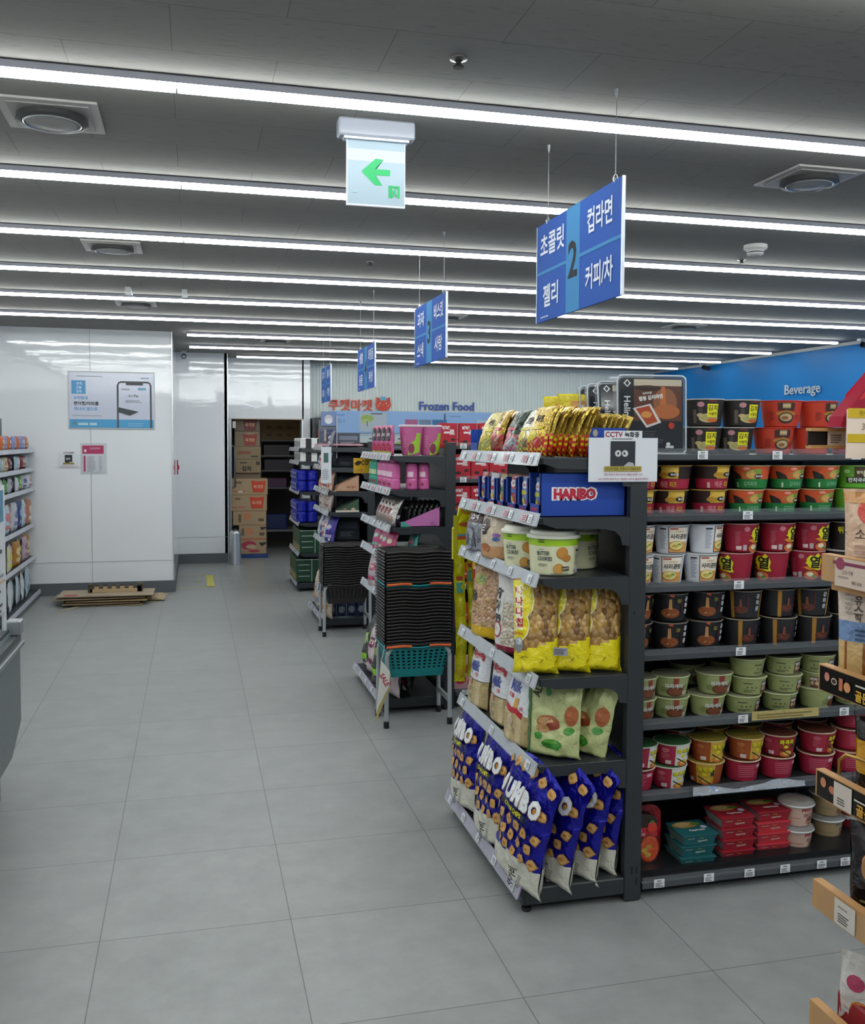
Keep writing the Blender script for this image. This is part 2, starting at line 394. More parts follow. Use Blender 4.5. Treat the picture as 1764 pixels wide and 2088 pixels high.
def vent(x, y, s, label):
    r = tag(empty('round_ceiling_vent', (x, y, HC)), label, 'vent', 'round vents in the ceiling')
    MB().box((-s, -s, -.008), (s, s, 0), ('#a8a5a2', 'paint')).box((-s+.03, -s+.03, -.012), (s-.03, s-.03, -.008), ('#8d8a87', 'paint')).build('plate', r)
    MB().lathe([(s*.72, -.012), (s*.74, -.03), (s*.62, -.034), (s*.60, -.02)], ('#3a3a3a', 'paint'), 40).build('ring', r)
    MB().lathe([(s*.60, -.03), (s*.5, -.036), (s*.2, -.04), (.001, -.041)], ('#a09d99', 'paint'), 40).lathe([(s*.585, -.028), (s*.6, -.034), (s*.57, -.037)], ('#dddddd', 'metal'), 40).build('disc', r)
vent(-.46, 3.56, .16, 'round ceiling vent at upper left, between the two nearest tube lights')
vent(-.44, 5.85, .16, 'smaller looking round vent at left under the third tube light')
vent(-.44, 8.2, .16, 'far left round vent, a small ellipse below two ceiling brackets')
vent(2.52, 3.56, .16, 'round ceiling vent at the right, above the noodle aisle')
vent(.9, 10.75, .16, 'flat distant vent by the start of the seventh tube light')
vent(4.55, 8.3, .16, 'distant vent at right over the blue wall side')
vent(2.2, 8.3, .16, 'distant vent in the middle, beyond the big blue aisle sign')
def sprinkler(x, y, lb):
    r = tag(empty('sprinkler_head', (x, y, HC)), lb, 'sprinkler', 'sprinkler heads')
    MB().lathe([(.026, 0), (.026, -.004), (.012, -.008)], ('#b9b6b2', 'metal'), 24).build('plate', r)
    MB().lathe([(.008, -.008), (.008, -.022), (.016, -.024), (.016, -.028), (.0, -.028)], ('#4a4a4a', 'metal'), 16).build('nozzle', r)
sprinkler(.76, 2.74, 'sprinkler head nearest the camera on the dark ceiling'); sprinkler(1.08, 5.92, 'tiny sprinkler head left of the middle blue aisle sign'); sprinkler(3.24, 5.22, 'sprinkler head just below the smoke detector')
r = tag(empty('smoke_detector', (3.09, 4.84, HC)), 'white round smoke detector on the ceiling at right', 'smoke detector')
MB().lathe([(.065, 0), (.065, -.02), (.05, -.03)], ('#e6e4e0', 'plastic'), 28).build('base', r)
MB().lathe([(.048, -.03), (.045, -.05), (.03, -.058), (.0, -.058)], ('#d8d6d2', 'plastic'), 28).lathe([(.0465, -.036), (.047, -.040), (.046, -.044)], ('#333333', 'plastic'), 28).build('sensor', r)
for x, lb in ((-.45, 'left of two small white brackets on the ceiling'), (-.05, 'right of two small white brackets on the ceiling')):
    o = MB().box((-.02, -.12, -.03), (.02, .12, 0), ('#d9dadc', 'paint'), .004).box((-.02, -.12, -.06), (.02, -.1, -.028), ('#e8e9ea', 'paint'), .003).build('ceiling_bracket', loc=(x, 7.47, HC)); tag(o, lb, 'bracket', 'ceiling brackets')
for (x, y, rz, lb) in ((-.1, 12.4, 0, 'small wall camera high in the corner of the recessed white wall'), (6.9, 12.0, 90, 'small camera high up at the far end of the blue wall'), (6.9, 8.75, 90, 'small camera near the ceiling at the right end of the blue wall')):
    r = tag(empty('security_camera', (x, y, HC-.03), math.radians(rz)), lb, 'camera', 'security cameras')
    MB().box((-.03, .0, .0), (.03, .06, .03), ('#d5d7da', 'plastic'), .004).build('mount', r)
    MB().lathe([(.028, 0), (.03, .01), (.03, .10), (.02, .11)], ('#303236', 'plastic'), 18, T=Matrix.Translation((0, .02, -.03)) @ Matrix.Rotation(math.radians(100), 4, 'X')).build('body', r)
# ---------------------------------------------------------------- shelving
TG = ('#e9eaec', 'paper')
def tag_mesh(b, S, u, v, lines=True, w=.040, h=.030):
    b.art(S, [('r', u-w/2, v-h/2, u+w/2, v+h/2, '#e4e6e8'), ('r', u-w*.22, v+h*.18, u+w*.2, v+h*.36, '#8b8d92'), ('l', u-w*.38, v-h*.38, u+w*.4, v+h*.12, 3, '#55585e')], off0=.003, doff=.0004, L=.05)
def price_tag(parent, S, u, v):
    b = MB(); tag_mesh(b, S, u, v); return b.build('price_tag', parent)
def endcap(name_label, y0, zs, xf=1.105, yl=.92, base_front=1.055, top=1.58, railcol=('#c9ced6', 'clear'), tags=True):
    """shelf unit closing the end of a gondola: open side towards the camera, front towards the main aisle (-X)"""
    r = tag(empty('endcap_shelving', (0, y0, 0)), name_label, 'shelving', 'dark grey shelf units at the aisle ends')
    for yy in (0, yl-.035):
        MB().box((1.43, yy, .005), (1.492, yy+.035, top), MET, .003).box((1.447, yy-.001, 1.0), (1.452, yy+.001, 1.012), ('#0c0d0f', 'paint')).box((1.472, yy-.001, .10), (1.477, yy+.001, .125), ('#0c0d0f', 'paint')).box((1.472, yy-.001, .06), (1.477, yy+.001, .085), ('#0c0d0f', 'paint')).box((1.455, yy-.001, .10), (1.46, yy+.001, .125), ('#0c0d0f', 'paint')).build('post', r)
    MB().box((1.455, .035, .05), (1.47, yl-.035, top-.01), ('#0d0e10', 'coat')).build('back_panel', r)
    b = MB().box((base_front+.012, 0.0, .03), (1.43, yl, .088), MET, .004).prism([(base_front+.012, .03), (base_front+.012, .088), (base_front-.004, .095), (base_front-.004, .07)], 1, 0.0, yl, MET)
    b.build('base', r)
    for (x, yy) in ((1.085, .03), (1.455, .03), (1.085, yl-.03)):
        MB().lathe([(.014, 0), (.018, .006), (.016, .014), (.008, .016), (.008, .034)], ('#101113', 'plastic'), 14, c=(x, yy, 0)).build('foot', r)
    for i, z in enumerate(zs):
        b = MB().box((xf+.008, .004, z-.022), (1.43, yl-.004, z), MET, .002)
        for yy in (.001, yl-.004):     # side brackets with the rounded gusset at the post
            P = [(xf+.012, z-.004), (xf+.012, z-.02), (xf+.06, z-.036), (1.34, z-.040), (1.375, z-.048), (1.395, z-.066), (1.402, z-.095), (1.43, z-.098), (1.43, z-.004)]
            b.prism(P, 1, yy, yy+.003, MET)
        b.build('shelf', r)
    for i, z in enumerate(list(zs)+[.088]):
        x0 = (xf if i < len(zs) else base_front)
        col = railcol if i < len(zs) else ('#b7a6c0', 'clear')
        b = MB()
        b.prism([(x0-.004, z+.016), (x0-.001, z+.016), (x0-.014, z-.026), (x0-.018, z-.026)], 1, -.012, yl, ('#b4b9c0', 'film') if i < len(zs) else ('#8f74a6', 'film'))
        b.prism([(x0-.006, z+.017), (x0-.0045, z+.017), (x0-.0195, z-.027), (x0-.0215, z-.027)], 1, -.012, yl, ('#dfe4ea', 'clear'))
        rl = b.build('price_rail', r)
        if tags:
            S = lambda u, v, off, x0=x0, z=z: (x0-.0125-off+(v)*.36, u, z-.005+v)
            n = 3 if i in (3, 4) else 5
            for k in range(n):
                u = .05+(yl-.12)*k/(n-1)
                bb = MB(); bb.art(S, [('r', u-.02, -.014, u+.02, .014, '#dcdfe4'), ('l', u-.014, -.009, u+.014, .008, 3, '#6c6f76')]+([('r', u+.03, -.012, u+.085, .012, '#caa9b0'), ('l', u+.035, -.009, u+.08, .01, 3, '#8f5560')] if i < 2 and k < n-1 else []), off0=.0035, doff=.0004, L=.06)
                bb.build('price_tag', rl)
    return r
Z1 = (1.532, 1.333, 1.132, .795, .500)
E1 = endcap('nearest aisle-end shelf unit, full of crisps, candy boxes and cookie tubs', 2.945, Z1)
E2 = endcap('second aisle-end shelf unit, behind the teal and dark basket stack', 5.37, (1.50, 1.30, 1.085, .905, .66))
E3 = endcap('third aisle-end shelf unit, behind the further basket stack', 7.92, (1.53, 1.36, 1.16, .985, .72), xf=1.10)
E4 = endcap('furthest aisle-end shelf unit, holding blue rolls and green boxes', 10.0, (1.50, 1.36, 1.05, .72, .40), xf=1.08, base_front=1.06)

# big noodle gondola (faces the camera)
def gondola(label, y0, x0, nb, zs, group='long shelving runs between the aisles', backy=.46, tagx=None, rail=('#aeb4bc', 'veil'), bw=.90):
    r = tag(empty('gondola_shelving', (x0, y0, 0)), label, 'shelving', group)
    Wd = nb*bw
    MB().box((0, backy-.01, .05), (Wd, backy+.01, 1.56), ('#0e0f11', 'coat')).build('back_panel', r)
    MB().box((0, .06, .0), (Wd, backy*2-.06, .075), ('#1a1c1f', 'coat')).build('base', r)
    for k in range(nb+1):
        MB().box((k*bw-.012, backy-.03, 0), (k*bw+.012, backy+.03, 1.57), MET, .002).build('upright', r)
    for i, z in enumerate(zs):
        yf = .02 if i == len(zs)-1 else .10
        for k in range(nb):
            MB().box((k*bw+.002, yf, z-.024), ((k+1)*bw-.002, backy-.01, z), ('#24272a', 'coat'), .002).build('shelf', r)
            b = MB().box((k*bw+.002, yf-.012, z-.019), ((k+1)*bw-.002, yf, z-.001), ('#34373b', 'coat'))
            b.box((k*bw+.002, yf-.014, z-.019), ((k+1)*bw-.002, yf-.012, z+.021), rail)
            rr = b.build('price_rail', r)
            S = plane_y(k*bw, z, yf-.0145)
            for u in (tagx[i] if tagx else ()):
                if k*bw <= u < (k+1)*bw: price_tag(rr, S, u-k*bw, -.002)
    return r
GZ = (1.543, 1.328, 1.078, .836, .588, .332, .055)
X0 = 1.500
def gx(px, py=1200, y=3.03): return at(px, py, y=y).x-X0
TX = [[gx(1427), gx(1578), gx(1738)], [gx(1521), gx(1742)], [gx(1506), gx(1728)], [gx(1513)], [gx(1521), gx(1728)], [gx(1447), gx(1700)], [gx(1322, 1780), gx(1421, 1780), gx(1502, 1780), gx(1573, 1780), gx(1646, 1780), gx(1693, 1780)]]
G1 = gondola('long black noodle shelving facing the camera, right of the nearest shelf end', 2.945, X0, 2, GZ, tagx=TX)
G2 = gondola('dark shelving full of red boxes, seen in the gap behind the nearest shelf end', 5.37, X0, 2, (1.56, 1.36, 1.17, .92, .72, .47, .10), tagx=[[.06, .3, .5], [.06, .3, .5], [.06, .3], [.06, .3], [.06, .3], [.06, .3], [.06, .3]])
G3 = gondola('shelving run behind the second shelf end, mostly hidden', 7.92, X0, 2, (1.53, 1.2, .8, .1))
# ---------------------------------------------------------------- noodle cups
def cup_surface(rt, rb, h, r_ref):
    def S(u, v, off):
        a = u/r_ref; r = rb+(rt-rb)*(v/h)+off
        return (r*math.sin(a), -r*math.cos(a), v)
    return S
def cup(name, rt, rb, h, bands, art, lid='#b9b4ac', rim='#d8d2c8', label='', group='', lidart=None, kind='paper'):
    b = MB(); r = lambda z: rb+(rt-rb)*z/h
    zs = sorted(set([0, .004]+[k[0] for k in bands]+[h-.004]))
    zs = [z for z in zs if z < h-.003]+[h-.004]
    prof = [(r(0)-.004, 0)]+[(r(z), z) for z in zs if z > 0]
    def bc(i):
        zm = (prof[i][1]+prof[i+1][1])/2; c = bands[0][1]
        for z, cc in bands:
            if zm >= z: c = cc
        return (c, kind)
    b.lathe(prof, None, 40, mfn=bc)
    rr = r(h)
    b.lathe([(rr-.001, h-.004), (rr+.0025, h-.003), (rr+.003, h-.001), (rr+.001, h), (rr-.002, h)], (rim, 'plastic'), 40)
    b.art(cup_surface(rt, rb, h, (rt+rb)/2), art, L=.011, kind=kind)
    o = b.build(name)
    lb = MB().disc(rr-.001, h-.0008, (lid, 'paper'), 32)
    if lidart: lb.art(lambda u, v, off: (u, v, h-.0008+off), lidart)
    lb.build('lid', o)
    tag(o, label, 'cup noodles', group); return o
def bowl_art(u, v, s, c1='#d8b463', c2='#8a3c1c', rim='#e8e2d2'):
    return [('e', u, v, s*1.12, s*.62, rim), ('e', u, v, s, s*.52, c2), ('e', u-s*.2, v+s*.06, s*.55, s*.28, c1), ('e', u+s*.35, v-s*.05, s*.22, s*.16, '#5e7a2c'), ('e', u+s*.1, v-s*.2, s*.3, s*.14, '#c9682c')]
def noodles(u, v, s, c='#a35a2c', hi='#d39a5c', tall=True):
    L = [('e', u, v, s, s*.55, c)]
    rnd = random.Random(int(u*1e4+s*1e5))
    for k in range(9):
        a = rnd.uniform(-.7, .7); q = rnd.uniform(-.35, .35)
        L.append(('p', [(u+s*(a-.22), v+s*q), (u+s*a, v+s*(q+.09)), (u+s*(a+.22), v+s*q), (u+s*a, v+s*(q-.02))], hi if k % 2 else '#7c3c1c'))
    if tall: L += [('p', [(u-s*.18, v+s*.4), (u+s*.18, v+s*.4), (u+s*.12, v+s*1.5), (u-s*.12, v+s*1.5)], hi), ('p', [(u-s*.02, v+s*.4), (u+s*.02, v+s*.4), (u+s*.015, v+s*1.5), (u-s*.015, v+s*1.5)], c)]
    return L
D = {}
def mk_cups():
    h = .098
    D['kb'] = cup('noodle_bowl', .070, .058, h, [(0, '#211d1c')], [
        ('r', -.055, .012, -.042, .06, '#5d5348'), ('e', -.026, .078, .012, .0095, '#b9808a'), ('l', -.033, .050, -.015, .066, 4, '#5f5852'),
        ('e', .002, .030, .036, .016, '#c3b07a'), ('e', .004, .031, .030, .012, '#a9a264'), ('e', -.028, .040, .012, .007, '#c3b07a'), ('e', .016, .022, .020, .007, '#c8642c'), ('l', .0, .088, .03, .094, 1, '#9a3a30'),
        ('r', -.004, .034, .034, .080, '#e8df1c'), ('t', '김치', .015, .066, .020, 0, .02, .033, '#2b2112'), ('t', '사발면', .015, .045, .012, 0, .015, .03, '#2b2112')],
        lid='#4a4540', rim='#c9c4bc', label='black noodle bowl with yellow square label', group='black and yellow noodle bowls on the top noodle shelf')
    D['ro'] = cup('noodle_bowl', .074, .060, h, [(0, '#c13a22')], [
        ('l', -.062, .026, -.04, .058, 8, '#7f2016'), ('r', -.03, .060, .030, .088, '#4d2017'), ('r', -.022, .064, .022, .09, '#3a2018'), ('r', -.013, .069, .014, .087, '#a68d5e'),
        ('p', [(-.036, .052), (0, .062), (.036, .052), (.034, .045), (-.034, .045)], '#a9772e'), ('e', 0, .034, .027, .020, '#2e221c'), ('e', 0, .036, .022, .014, '#bda47a'), ('e', -.004, .034, .013, .007, '#8a5c3a'), ('l', .036, .03, .056, .046, 4, '#9c3320'), ('t', '진한맛', 0, .078, .009, 0, .01, .025, '#f0e6c0')],
        lid='#7d3428', rim='#c9382a', label='orange red noodle bowl with black emblem', group='orange red noodle bowls on the top noodle shelf')
    h = .087
    D['ch'] = cup('noodle_bowl', .066, .054, h, [(0, '#a3203c'), (h*.44, '#2a1712')], [
        ('r', -.012, h*.46, .048, h*.94, '#c9a02f'), ('e', .014, h*.68, .030, .017, '#dcb244'), ('e', -.004, h*.60, .020, .010, '#b98a26'), ('e', .03, h*.78, .018, .009, '#e2bf5e'),
        ('e', .028, h*.62, .016, .009, '#1c1512'), ('t', '흑라면', .034, h*.62, .010, 0, .02, .026, '#f2efe6'), ('t', '매운', -.004, h*.22, .022, 0, .02, .03, '#d98a92'), ('t', '치즈', .030, h*.22, .020, 0, .02, .026, '#e0b52a'), ('r', -.046, .006, -.036, .026, '#cfa8a8')],
        lid='#8a6b3a', rim='#cfa95a', label='red and yellow cheese noodle bowl', group='red cheese noodle bowls on the second noodle shelf')
    D['gr'] = cup('noodle_bowl', .067, .054, h, [(0, '#1d7a3a'), (h*.42, '#d2562a')], [
        ('p', [(-.06, h*.42), (-.022, h*.42), (-.03, h*.6), (-.05, h*.72), (-.066, h*.76)], '#26211b'), ('e', -.004, h*.60, .020, .012, '#b96a32'), ('e', .02, h*.62, .026, .017, '#a6ab52'), ('e', .012, h*.58, .018, .010, '#d7a35c'), ('e', .034, h*.76, .014, .009, '#7f9a3f'),
        ('e', -.004, h*.86, .012, .005, '#e89a8a'), ('e', .036, h*.54, .014, .009, '#1c1f18'), ('t', '흑라면', .038, h*.54, .009, 0, .02, .024, '#f2efe6'), ('t', '김치찌개', .008, h*.22, .017, 0, .01, .046, '#8fc49b'), ('r', -.044, .006, -.038, .024, '#cfe0cf')],
        lid='#a34a2a', rim='#cfd0a0', label='green and orange noodle bowl', group='green noodle bowls on the second noodle shelf')
    D['lg'] = cup('noodle_bowl', .067, .055, h, [(0, '#5fa52e')], [
        ('r', -.006, h*.48, .032, h*.94, '#4b3a22'), ('e', .044, h*.66, .018, .020, '#d9d6b8'), ('e', .044, h*.66, .013, .014, '#a9935a'), ('e', -.03, h*.74, .010, .008, '#a7cf8a'), ('r', -.034, h*.24, .046, h*.5, '#22301a'), ('t', '잔치국수', .006, h*.37, .017, 0, .02, .074, '#f4f6ee'), ('t', '멸치', .012, h*.7, .012, 0, .02, .02, '#f0e6c0')],
        lid='#7fae52', rim='#a6d07a', label='light green noodle bowl', group='light green noodle bowls on the second noodle shelf')
    h = .106
    D['wh'] = cup('noodle_cup', .063, .051, h, [(0, '#d5d7de')], [
        ('l', -.054, .020, -.030, .088, 12, '#9a9ca8'), ('r', -.052, .088, -.030, .094, '#33363e'), ('r', -.022, .005, .054, .100, '#2c2a3a'), ('r', -.0195, .0075, .0515, .0975, '#f0e6d4'), ('r', -.0195, .0075, .0515, .045, '#e0a254'),
        ('e', .008, .030, .029, .019, '#b9803a'), ('e', .008, .032, .025, .015, '#e7d98f'), ('e', .002, .030, .012, .006, '#c9b04c'), ('e', .018, .036, .008, .004, '#7a9a4a'), ('r', -.016, .090, .01, .095, '#b03a3a'), ('t', '사리곰탕', .016, .065, .019, 0, .02, .062, '#1d1a26'), ('t', '사리곰탕면', .016, .082, .006, 0, .01, .04, '#c98a4a')],
        lid='#c9c9c9', rim='#d9d9dc', label='white noodle cup with framed soup picture', group='white beef soup noodle cups on the third noodle shelf')
    D['ye'] = cup('noodle_cup', .066, .053, h, [(0, '#9c1a34')], [
        ('e', -.018, .086, .010, .009, '#c47a8a'), ('l', -.058, .03, -.036, .08, 9, '#b95a6a'), ('r', -.056, .010, -.036, .024, '#e0d0d0'), ('r', -.030, .008, -.016, .028, '#b9aeb4'), ('p', [(-.012, .045), (.01, .052), (.055, .045), (.055, .036), (.012, .034)], '#d9892a'),
        ('e', .020, .016, .032, .020, '#6a2414'), ('e', .020, .016, .029, .017, '#c96a3a'), ('e', .014, .020, .013, .008, '#e5dcc0'), ('e', .030, .012, .009, .006, '#5f8a3a'),
        ('p', [(.0, .06), (.0, .078), (.012, .092), (.026, .088), (.038, .1), (.048, .088), (.056, .07), (.052, .05), (.058, .036), (.042, .034), (.026, .042), (.012, .044)], '#dfd81e'), ('p', [(-.006, .062), (.012, .070), (.008, .056)], '#dfd81e'), ('t', '열', .030, .066, .046, -4, .03, .044, '#141010')],
        lid='#8a2a34', rim='#c9a0a0', label='crimson noodle cup with yellow flash', group='crimson hot noodle cups on the third noodle shelf')
    D['by'] = cup('noodle_cup', .064, .052, h, [(0, '#1d1a18')], [('t', '튀김우동', .0, .074, .026, 0, .02, .09, '#e3d61c'), ('e', .01, .03, .026, .014, '#a6802f'), ('e', .01, .032, .022, .010, '#d2a95a')],
        lid='#b9b4b4', rim='#c9c4c0', label='black noodle cup with yellow writing', group='black udon cups at the right end of the third noodle shelf')
    h = .104
    D['bn'] = cup('noodle_bowl', .066, .054, h, [(0, '#15151a')], [('p', [(-.02, h), (.0, h), (-.004, h-.012), (-.014, h-.010)], '#d9562c')]+noodles(-.014, .034, .034, '#8a4a24', '#c9935e')+[
        ('r', .008, .072, .022, .086, '#6a6428'), ('r', .026, .03, .030, .088, '#4a1a1c'), ('t', '공', .044, .084, .017, 0, .02, .018, '#e8e8e8'), ('t', '화', .044, .062, .017, 0, .02, .018, '#e8e8e8'), ('t', '춘', .044, .040, .017, 0, .02, .018, '#e8e8e8')],
        lid='#1c1b1c', rim='#8a8078', label='black noodle bowl with golden noodles picture', group='black noodle bowls on the fourth noodle shelf')
    D['bd'] = cup('noodle_bowl', .067, .055, h, [(0, '#1e1e22')], [('r', .052, 0.002, .068, h-.005, '#b98638'), ('r', -.068, 0.002, -.054, h-.005, '#a8782f'), ('r', -.008, .03, -.002, .088, '#4a1a20')]+noodles(-.030, .034, .026, '#5c2c20', '#8a4c38')+[
        ('t', '공', .030, .084, .017, 0, .02, .018, '#c9cccc'), ('t', '화', .030, .062, .017, 0, .02, .018, '#c9cccc'), ('t', '춘', .030, .040, .017, 0, .02, .018, '#c9cccc')],
        lid='#1c1b1c', rim='#a9a08a', label='black noodle bowl with tan stripe', group='black noodle bowls on the fourth noodle shelf')
    h = .077
    D['ol'] = cup('noodle_bowl', .067, .054, h, [(0, '#98a06a')], [('r', .0, h*.6, .020, h-.005, '#8e3a32'), ('e', .012, .022, .038, .018, '#5a3424'), ('e', .012, .023, .031, .013, '#7a4228'), ('p', [(.02, .03), (.056, .046), (.058, .043), (.024, .026)], '#4a3626'), ('e', -.034, .028, .012, .011, '#7d8450'), ('e', .046, .018, .008, .009, '#c0bba8'),
        ('t', '짜파게티', .004, h*.56, .017, 0, .04, .07, '#5b5248'), ('t', '짜파게티', .003, h*.565, .0165, 0, .02, .07, '#e9e7e0')],
        lid='#8f8c74', rim='#c9cfa0', label='olive green noodle bowl with brown noodles picture', group='olive green black bean noodle bowls on the fifth noodle shelf')
    h = .067
    D['ob'] = cup('noodle_bowl', .066, .054, h, [(0, '#949c66')], [('l', -.05, .012, .0, .022, 2, '#4a4636'), ('r', -.05, .044, -.018, .047, '#2f2c22'), ('e', -.036, .030, .004, .004, '#6b7040'), ('e', -.020, .030, .004, .004, '#6b7040'), ('e', -.004, .030, .004, .004, '#6b7040'), ('r', .018, .008, .052, h*.78, '#5f4034'), ('t', '짜파', .032, h*.62, .014, 0, .02, .03, '#e9e7e0'), ('e', .026, .026, .006, .008, '#c9a88a'), ('e', .042, .026, .006, .008, '#c9a88a')],
        lid='#8f8c74', rim='#c9cfa0', label='olive green noodle bowl showing its printed back', group='olive green black bean noodle bowls on the fifth noodle shelf')
    h = .082
    def kk(c1, c2, txt='콕콕콕'):
        return [('e', -.042, .060, .014, .009, c2), ('l', -.058, .028, -.026, .05, 6, c2), ('r', -.044, .008, -.022, .022, '#d9c9c9'), ('p', [(-.008, 0.003), (.054, .003), (.060, .079), (-.006, .079)], c1), ('e', .026, .012, .026, .012, '#c9703a'), ('e', .03, .016, .018, .009, '#d9b14a'), ('p', [(.0, .034), (.052, .004), (.050, .001), (-.002, .030)], '#1f1a14'), ('e', .022, .040, .009, .006, '#d9cf1e'),
                ('r', .044, .035, .056, .06, '#1f3a24'), ('t', txt, .024, .057, .019, 2, .045, .060, '#2a2410'), ('t', txt, .024, .058, .018, 2, .03, .058, '#e2d61c')]
    kg = 'snack noodle cups on the sixth noodle shelf'
    D['kr'] = cup('noodle_cup', .066, .053, h, [(0, '#a9243f')], kk('#d8d8d4', '#c46a78'), lid='#3f6a40', rim='#c9cfc0', label='red and white noodle cup with yellow letters', group=kg)
    D['ko'] = cup('noodle_cup', .067, .053, h, [(0, '#9c4a1e')], kk('#c9a33a', '#b86a3a'), lid='#a38f3a', rim='#d6bf8a', label='orange noodle cup with yellow letters', group=kg)
    D['kd'] = cup('noodle_cup', .067, .053, h, [(0, '#a3203a')], kk('#8e2a20', '#c05a6a'), lid='#6f3a2a', rim='#d9c7ae', label='dark red noodle cup with yellow letters', group=kg)
    D['kp'] = cup('noodle_cup', .067, .054, h, [(0, '#a8233f')], [('l', -.04, .02, .05, .068, 6, '#bf5a6e'), ('r', -.03, .072, .05, .076, '#4a0f1e'), ('r', .03, .054, .052, .066, '#d9b9c0')], lid='#6f3a2a', rim='#d9c7ae', label='plain crimson noodle cup turned to its back', group=kg)
mk_cups()
HT = {'kb': .098, 'ro': .098, 'ch': .087, 'gr': .087, 'lg': .087, 'wh': .106, 'ye': .106, 'by': .106, 'bn': .104, 'bd': .104, 'ol': .077, 'ob': .067, 'kr': .082, 'ko': .082, 'kd': .082, 'kp': .082}
SN = ['top', 'second', 'third', 'fourth', 'fifth', 'sixth', 'bottom']
def put_row(shelf, layer, items, y=3.125, row=''):
    """items: (pixel x of the cup's middle, design, turn in degrees)"""
    z = GZ[shelf]; cnt = {}
    lay = ['lower', 'upper', 'third'][layer] if shelf != 4 else ['bottom', 'middle', 'uppermost'][layer]
    py = {0: 900, 1: 1010, 2: 1135, 3: 1275, 4: 1400, 5: 1555}[shelf]
    for ki, (px, d, rz) in enumerate(items):
        P = at(px, py, y=y); p = D[d]; base = p.get('lb0') or p['label']; p['lb0'] = base
        cnt[d] = cnt.get(d, 0)+1
        zz = z+.0006+sum([HT[d]+.001]*layer)
        o = inst(p, (P.x, y+random.uniform(-.004, .004), zz), (random.uniform(-.012, .012), 0, math.radians(rz-16+random.uniform(-4, 4))), f"{base}, {SN[shelf]} shelf, {row}{lay} layer, {ORD[ki]} from left")
put_row(0, 0, [(1432, 'kb', 0), (1497, 'kb', 0), (1577, 'ro', 10), (1652, 'ro', 60), (1728, 'kd', 40)])
put_row(0, 1, [(1434, 'kb', 0), (1507, 'kb', 12), (1590, 'ro', 0), (1665, 'ro', 32), (1742, 'kd', 30)])
put_row(1, 0, [(1300, 'ch', 0), (1366, 'ch', 0), (1444, 'ch', 4), (1518, 'gr', 8), (1589, 'gr', 10), (1662, 'gr', 6), (1733, 'lg', 4)])
put_row(1, 1, [(1302, 'ch', 20), (1371, 'ch', -42), (1449, 'ch', 18), (1530, 'gr', -30), (1602, 'gr', 14), (1671, 'gr', 12), (1738, 'lg', -8)])
put_row(2, 0, [(1296, 'wh', 20), (1360, 'wh', -4), (1427, 'wh', 6), (1499, 'ye', -75), (1572, 'ye', -70), (1644, 'ye', -20), (1714, 'by', 0)])
put_row(2, 1, [(1298, 'wh', 25), (1368, 'wh', 4), (1436, 'wh', 40), (1508, 'ye', 24), (1581, 'ye', 20), (1653, 'ye', 4), (1722, 'by', 0)])
put_row(3, 0, [(1292, 'bn', 40), (1363, 'bn', 2), (1435, 'bn', 8), (1511, 'bd', 45), (1585, 'bd', 30), (1655, 'bd', 42), (1726, 'bd', 30)])
put_row(3, 1, [(1293, 'bn', 50), (1364, 'bn', 6), (1440, 'bn', 6), (1513, 'bd', 4), (1584, 'bd', 50), (1650, 'bd', 2), (1722, 'bd', 40)])
put_row(4, 0, [(1300, 'ol', 20), (1368, 'ol', 0), (1440, 'ol', 6), (1512, 'ob', 20), (1588, 'ob', 10), (1662, 'ol', 50), (1735, 'ob', 0)])
put_row(4, 1, [(1301, 'ol', 20), (1368, 'ol', 0), (1455, 'ol', 0), (1524, 'ob', 14), (1596, 'ob', 14), (1668, 'ob', -60), (1740, 'ob', 0)])
put_row(4, 2, [(1522, 'ob', 60), (1594, 'ob', 8), (1663, 'ob', 8), (1738, 'ob', 8)])
put_row(4, 1, [(1400, 'ol', 30), (1478, 'ol', 30)], y=3.28, row='rear ')
put_row(5, 0, [(1298, 'kp', 0), (1362, 'kr', 6), (1439, 'ko', -40), (1512, 'kp', 10), (1582, 'kp', 20), (1662, 'kp', 0), (1728, 'kp', 10)])
put_row(5, 1, [(1302, 'kr', 30), (1369, 'kr', 4), (1443, 'ko', 6), (1517, 'ko', 8), (1585, 'kd', -10), (1664, 'kd', 20), (1732, 'kp', 20)])
put_row(5, 1, [(1380, 'kr', 0), (1448, 'ko', 0), (1516, 'ko', 0), (1580, 'kd', 0), (1648, 'kd', 0), (1716, 'kp', 0)], y=3.27, row='rear ')
put_row(5, 2, [(1736, 'kp', 20)])
